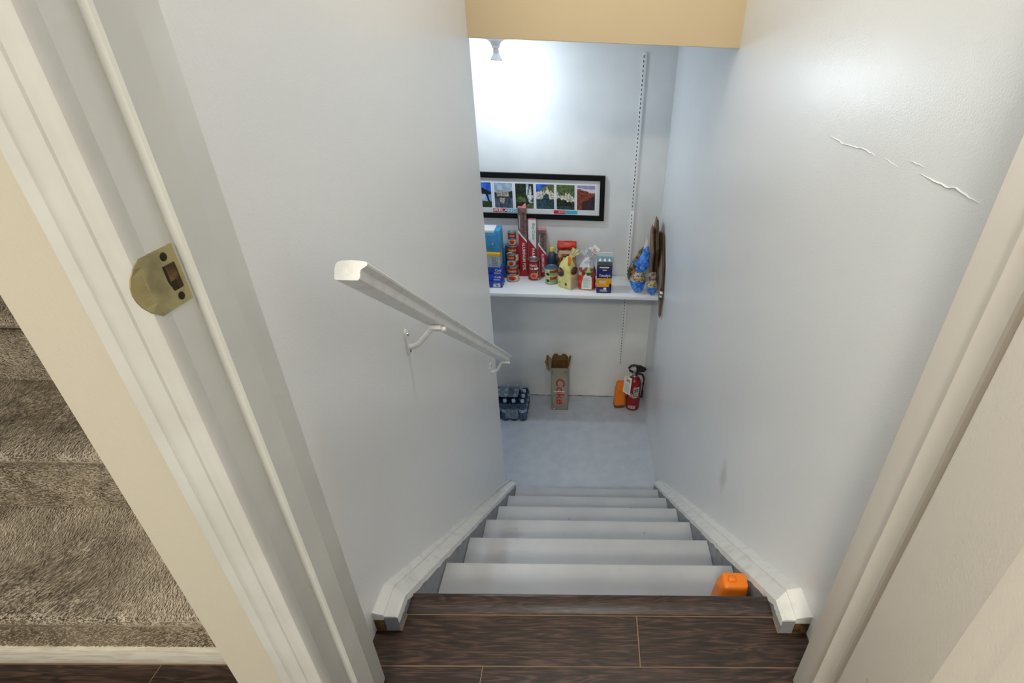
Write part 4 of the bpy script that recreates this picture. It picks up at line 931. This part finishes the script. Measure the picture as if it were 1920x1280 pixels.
# soft drink carton standing on end, flaps open
mk('coke_grey', (158, 152, 134), .45, c2=(148, 141, 122), nscale=5); mk('coke_red', (196, 30, 38), .45); mk('coke_inside', (128, 92, 44), .8, c2=(112, 80, 38), nscale=20)
ck = thing('soda_carton', 'silver cola carton standing on end with its top flaps open', 'carton', (-.1995, 3.398, ZF))
w_, d_, H, th = .0655, .066, .400, .0012
MB().box(-w_, w_, -d_, -d_ + th, .0005, H).box(-w_, w_, d_ - th, d_, .0005, H).box(-w_, -w_ + th, -d_, d_, .0005, H).box(w_ - th, w_, -d_, d_, .0005, H).box(-w_, w_, -d_, d_, .0005, .002).build('carton', 'coke_grey', ck)
i_ = th + .0004
MB().box(-w_+i_, w_-i_, d_-i_-.0006, d_-i_, .004, H-.001).box(-w_+i_, -w_+i_+.0006, -d_+i_, d_-i_, .004, H-.001).box(w_-i_-.0006, w_-i_, -d_+i_, d_-i_, .004, H-.001).box(-w_+i_, w_-i_, -d_+i_, -d_+i_+.0006, .004, H-.001).build('lining', 'coke_inside', ck)
def flap(pts, nrm, name):
    n = len(pts); v = [Vector(p) for p in pts] + [Vector(p) + Vector(nrm) * .0014 for p in pts]
    f = [tuple(range(n)), tuple(range(2*n-1, n-1, -1))] + [(i, n+i, n+(i+1)%n, (i+1)%n) for i in range(n)]
    mesh(name, v, f, ['coke_inside', 'coke_grey'], ck, fm=[0, 1] + [0] * n)
flap([(-w_, d_, H), (w_, d_, H), (w_*.98, d_+.002, H+.020), (w_*.62, d_+.005, H+.047), (w_*.25, d_+.005, H+.049), (w_*.18, d_+.004, H+.034), (-w_*.25, d_+.004, H+.034), (-w_*.30, d_+.005, H+.048), (-w_*.72, d_+.005, H+.047), (-w_*.98, d_+.002, H+.018)], (0, 1, 0), 'flap')
flap([(-w_, -d_*.8, H), (-w_-.012, -d_*.9, H-.035), (-w_-.038, -d_*.6, H-.028), (-w_-.044, -d_*.1, H+.006), (-w_-.052, d_*.1, H+.010), (-w_-.042, d_*.4, H+.020), (-w_-.040, d_*.9, H+.040), (-w_-.030, d_, H+.036), (-w_, d_*.95, H)], (-1, 0, -.3), 'flap')
flap([(w_, d_*.9, H), (w_+.006, d_, H+.030), (w_+.022, d_*.7, H+.052), (w_+.016, d_*.1, H+.034), (w_+.004, -d_*.7, H+.006), (w_, -d_*.8, H)], (1, 0, .3), 'flap')
m = MB(); fn = front(-d_ - .0008, 0, H*.5, -PI/2)
text(m, front(-d_ - .0008, .004, H*.455, -PI/2), 'Coke', .094, 0, 0, 0, .014, .08, .245)
m.build('lettering', 'coke_red', ck)
m = MB(); rect(m, front(-d_ - .0012, 0, 0), -.045, .042, .176, .184, 0); rect(m, front(-d_ - .0008), -w_ + .012, -w_ + .026, .006, .012, 0); m.build('white_stroke', 'print_white', ck)
m = MB(); text(m, front(-d_ - .0008, -.044, H*.50, -PI/2), 'diet', .016, .06, 0, 0); lines(m, front(-d_ - .0008, -.052, .36, -PI/2), -.022, .022, -.004, .004, 2, 0); lines(m, front(-d_ - .0008, .048, .36, -PI/2), -.014, .006, -.008, .008, 3, 0); lines(m, front(-d_ - .0008, -.054, .09, -PI/2), -.05, .05, -.003, .003, 1, 0)
m.build('small_print', mk('print_olive', (96, 88, 70), .6), ck)

# orange plastic containers: one on the landing, one on the top step
mk('orange_plastic', (238, 124, 14), .38); mk('orange_base', (96, 74, 58), .6)
def orange(label, loc, sx, sz, rz):
    t = thing('orange_container', label, 'container', loc, rz, 'orange plastic containers')
    def sc_(keys): return [(a*sx, b*sx, c*sz, d*sx, e*sx, p, r_) for a, b, c, d, e, p, r_ in keys]
    keys = [(0,0,.030,.0455,.038,5,0), (0,0,.040,.0460,.0385,5,0), (0,0,.150,.0405,.034,5,0), (0,0,.176,.0390,.033,5,0), (.001,0,.184,.0375,.031,5,0), (.004,.002,.215,.0350,.027,6,0), (.005,.003,.232,.0330,.023,6,0), (.005,.003,.236,.030,.018,5,0)]
    v, f, fm = loft(sc_(keys), 36); mesh('body', v, f, 'orange_plastic', t, smooth=45)
    keys = [(0,0,.0005,.040,.033,5,0), (0,0,.004,.0445,.037,5,0), (0,0,.030,.0455,.038,5,0)]
    v, f, fm = loft(sc_(keys), 36); mesh('base', v, f, 'orange_base', t, smooth=45)
    keys = [(-.004,.003,.235,.012,.010,4,0), (-.004,.003,.245,.011,.009,4,0), (-.004,.003,.250,.008,.006,3,0)]
    v, f, fm = loft(sc_(keys), 20); mesh('knob', v, f, 'orange_plastic', t, smooth=45)
    MB().box(-.030*sx, .030*sx, -.0425*sx, -.030*sx, .164*sz, .172*sz).build('ledge', 'orange_plastic', t, bevel=.002)
    return t
orange('orange plastic container with dark base beside the fire extinguisher', (.2855, 3.405, ZF), 1.0, 1.0, .15)
orange('bright orange plastic container peeking up on the top stair', (.4125, .868, -RISE), .97, .495, -.06)

# fire extinguisher
mk('ext_red', (150, 22, 20), .25, c2=(128, 18, 18), nscale=12); mk('ext_label', (206, 200, 196), .5, c2=(120, 112, 112), nscale=110, nlo=.48, nhi=.56)
ex = thing('fire_extinguisher', 'red fire extinguisher with a white tag in the right corner', 'fire extinguisher', (.393, 3.388, ZF))
MB().lathe([(0,.0005),(.050,.0005),(.054,.004),(.0555,.012),(.0555,.245),(.053,.262),(.045,.282),(.032,.296),(.020,.302),(.017,.306),(0,.306)], n=36).build('cylinder', 'ext_red', ex, smooth=45)
MB().lathe([(0,.304),(.020,.304),(.021,.312),(.017,.318),(.014,.345),(.016,.352),(0,.352)], n=24).build('valve', 'steel', ex, smooth=40)
vb = MB().box(-.022,.024,-.016,.016,.318,.350).build('valve_body', 'black_plastic', ex, bevel=.005)
MB().prism([(.010,.352),(.022,.350),(.070,.352),(.090,.374),(.086,.380),(.040,.404),(.018,.404),(.006,.392)], -.013, .013, 'y').build('lever', 'black_plastic', ex, bevel=.003)
MB().tube([(-.020,0,.345),(-.042,0,.358),(-.050,0,.380),(-.036,0,.402),(-.010,0,.408),(.016,0,.402)], .009, n=10).build('carry_handle', 'black_plastic', ex, smooth=60)
MB().tube([(.020,-.002,.334),(.060,-.006,.326),(.074,-.010,.290),(.070,-.014,.240),(.068,-.014,.170),(.066,-.012,.110)], [.009,.009,.009,.0085,.0085,.010], n=12).build('hose', 'black_plastic', ex, smooth=60)
m = MB()
v = [( -.010 + .012*math.cos(2*PI*i/18), -.0175 - k*.006, .338 + .012*math.sin(2*PI*i/18)) for k in (0, 1) for i in range(18)]
m.add(v, [(i, (i+1)%18, 18+(i+1)%18, 18+i) for i in range(18)] + [tuple(range(18, 36))]); m.build('gauge', 'steel', ex, smooth=40)
m = MB(); fn = cyl(.0562); rect(m, fn, -.006, .046, .170, .234, 0, nu=8); rect(m, fn, -.014, .040, .130, .166, 0, nu=8); rect(m, fn, -.046, .018, .022, .054, 0, nu=10); rect(m, fn, -.036, -.018, .135, .175, 0, nu=4)
fn = cyl(.0566); rect(m, fn, .000, .036, .206, .214, 1, nu=6); rect(m, fn, .002, .030, .190, .197, 1, nu=6); lines(m, fn, -.008, .032, .138, .158, 3, 1, .4, 3); lines(m, fn, -.040, .010, .028, .048, 3, 2, .4, 4)
m.build('label', ['ext_label', 'black_plastic', mk('label_grey', (150, 140, 138), .6)], ex)
v = [Vector((-.082,-.062,.352)), Vector((-.026,-.066,.326)), Vector((-.036,-.074,.170)), Vector((-.094,-.072,.206))]
q = [p + Vector((0, .0008, 0)) for p in v]
tg = MB().add([tuple(p) for p in v + q], [(0,1,2,3), (7,6,5,4), (0,4,5,1), (1,5,6,2), (2,6,7,3), (3,7,4,0)]).build('inspection_tag', 'paper_white', ex)
def tagfn(u, w2): 
    a = v[3] + (v[0]-v[3]) * w2; b = v[2] + (v[1]-v[2]) * w2; p = a + (b-a) * u; return (p.x, p.y - .0012, p.z)
m = MB(); lines(m, tagfn, .1, .9, .1, .62, 8, 0, .35, 5); rect(m, tagfn, .1, .9, .68, .70, 0); poly(m, tagfn, [(.25,.74),(.75,.72),(.8,.84),(.3,.86)], 0); rect(m, tagfn, .2, .4, .9, .95, 0); m.build('tag_print', 'label_grey', tg)
MB().tube([(-.055,-.064,.344),(-.030,-.045,.350),(-.012,-.018,.352)], .0012, n=6).build('tag_string', 'paper_white', ex)
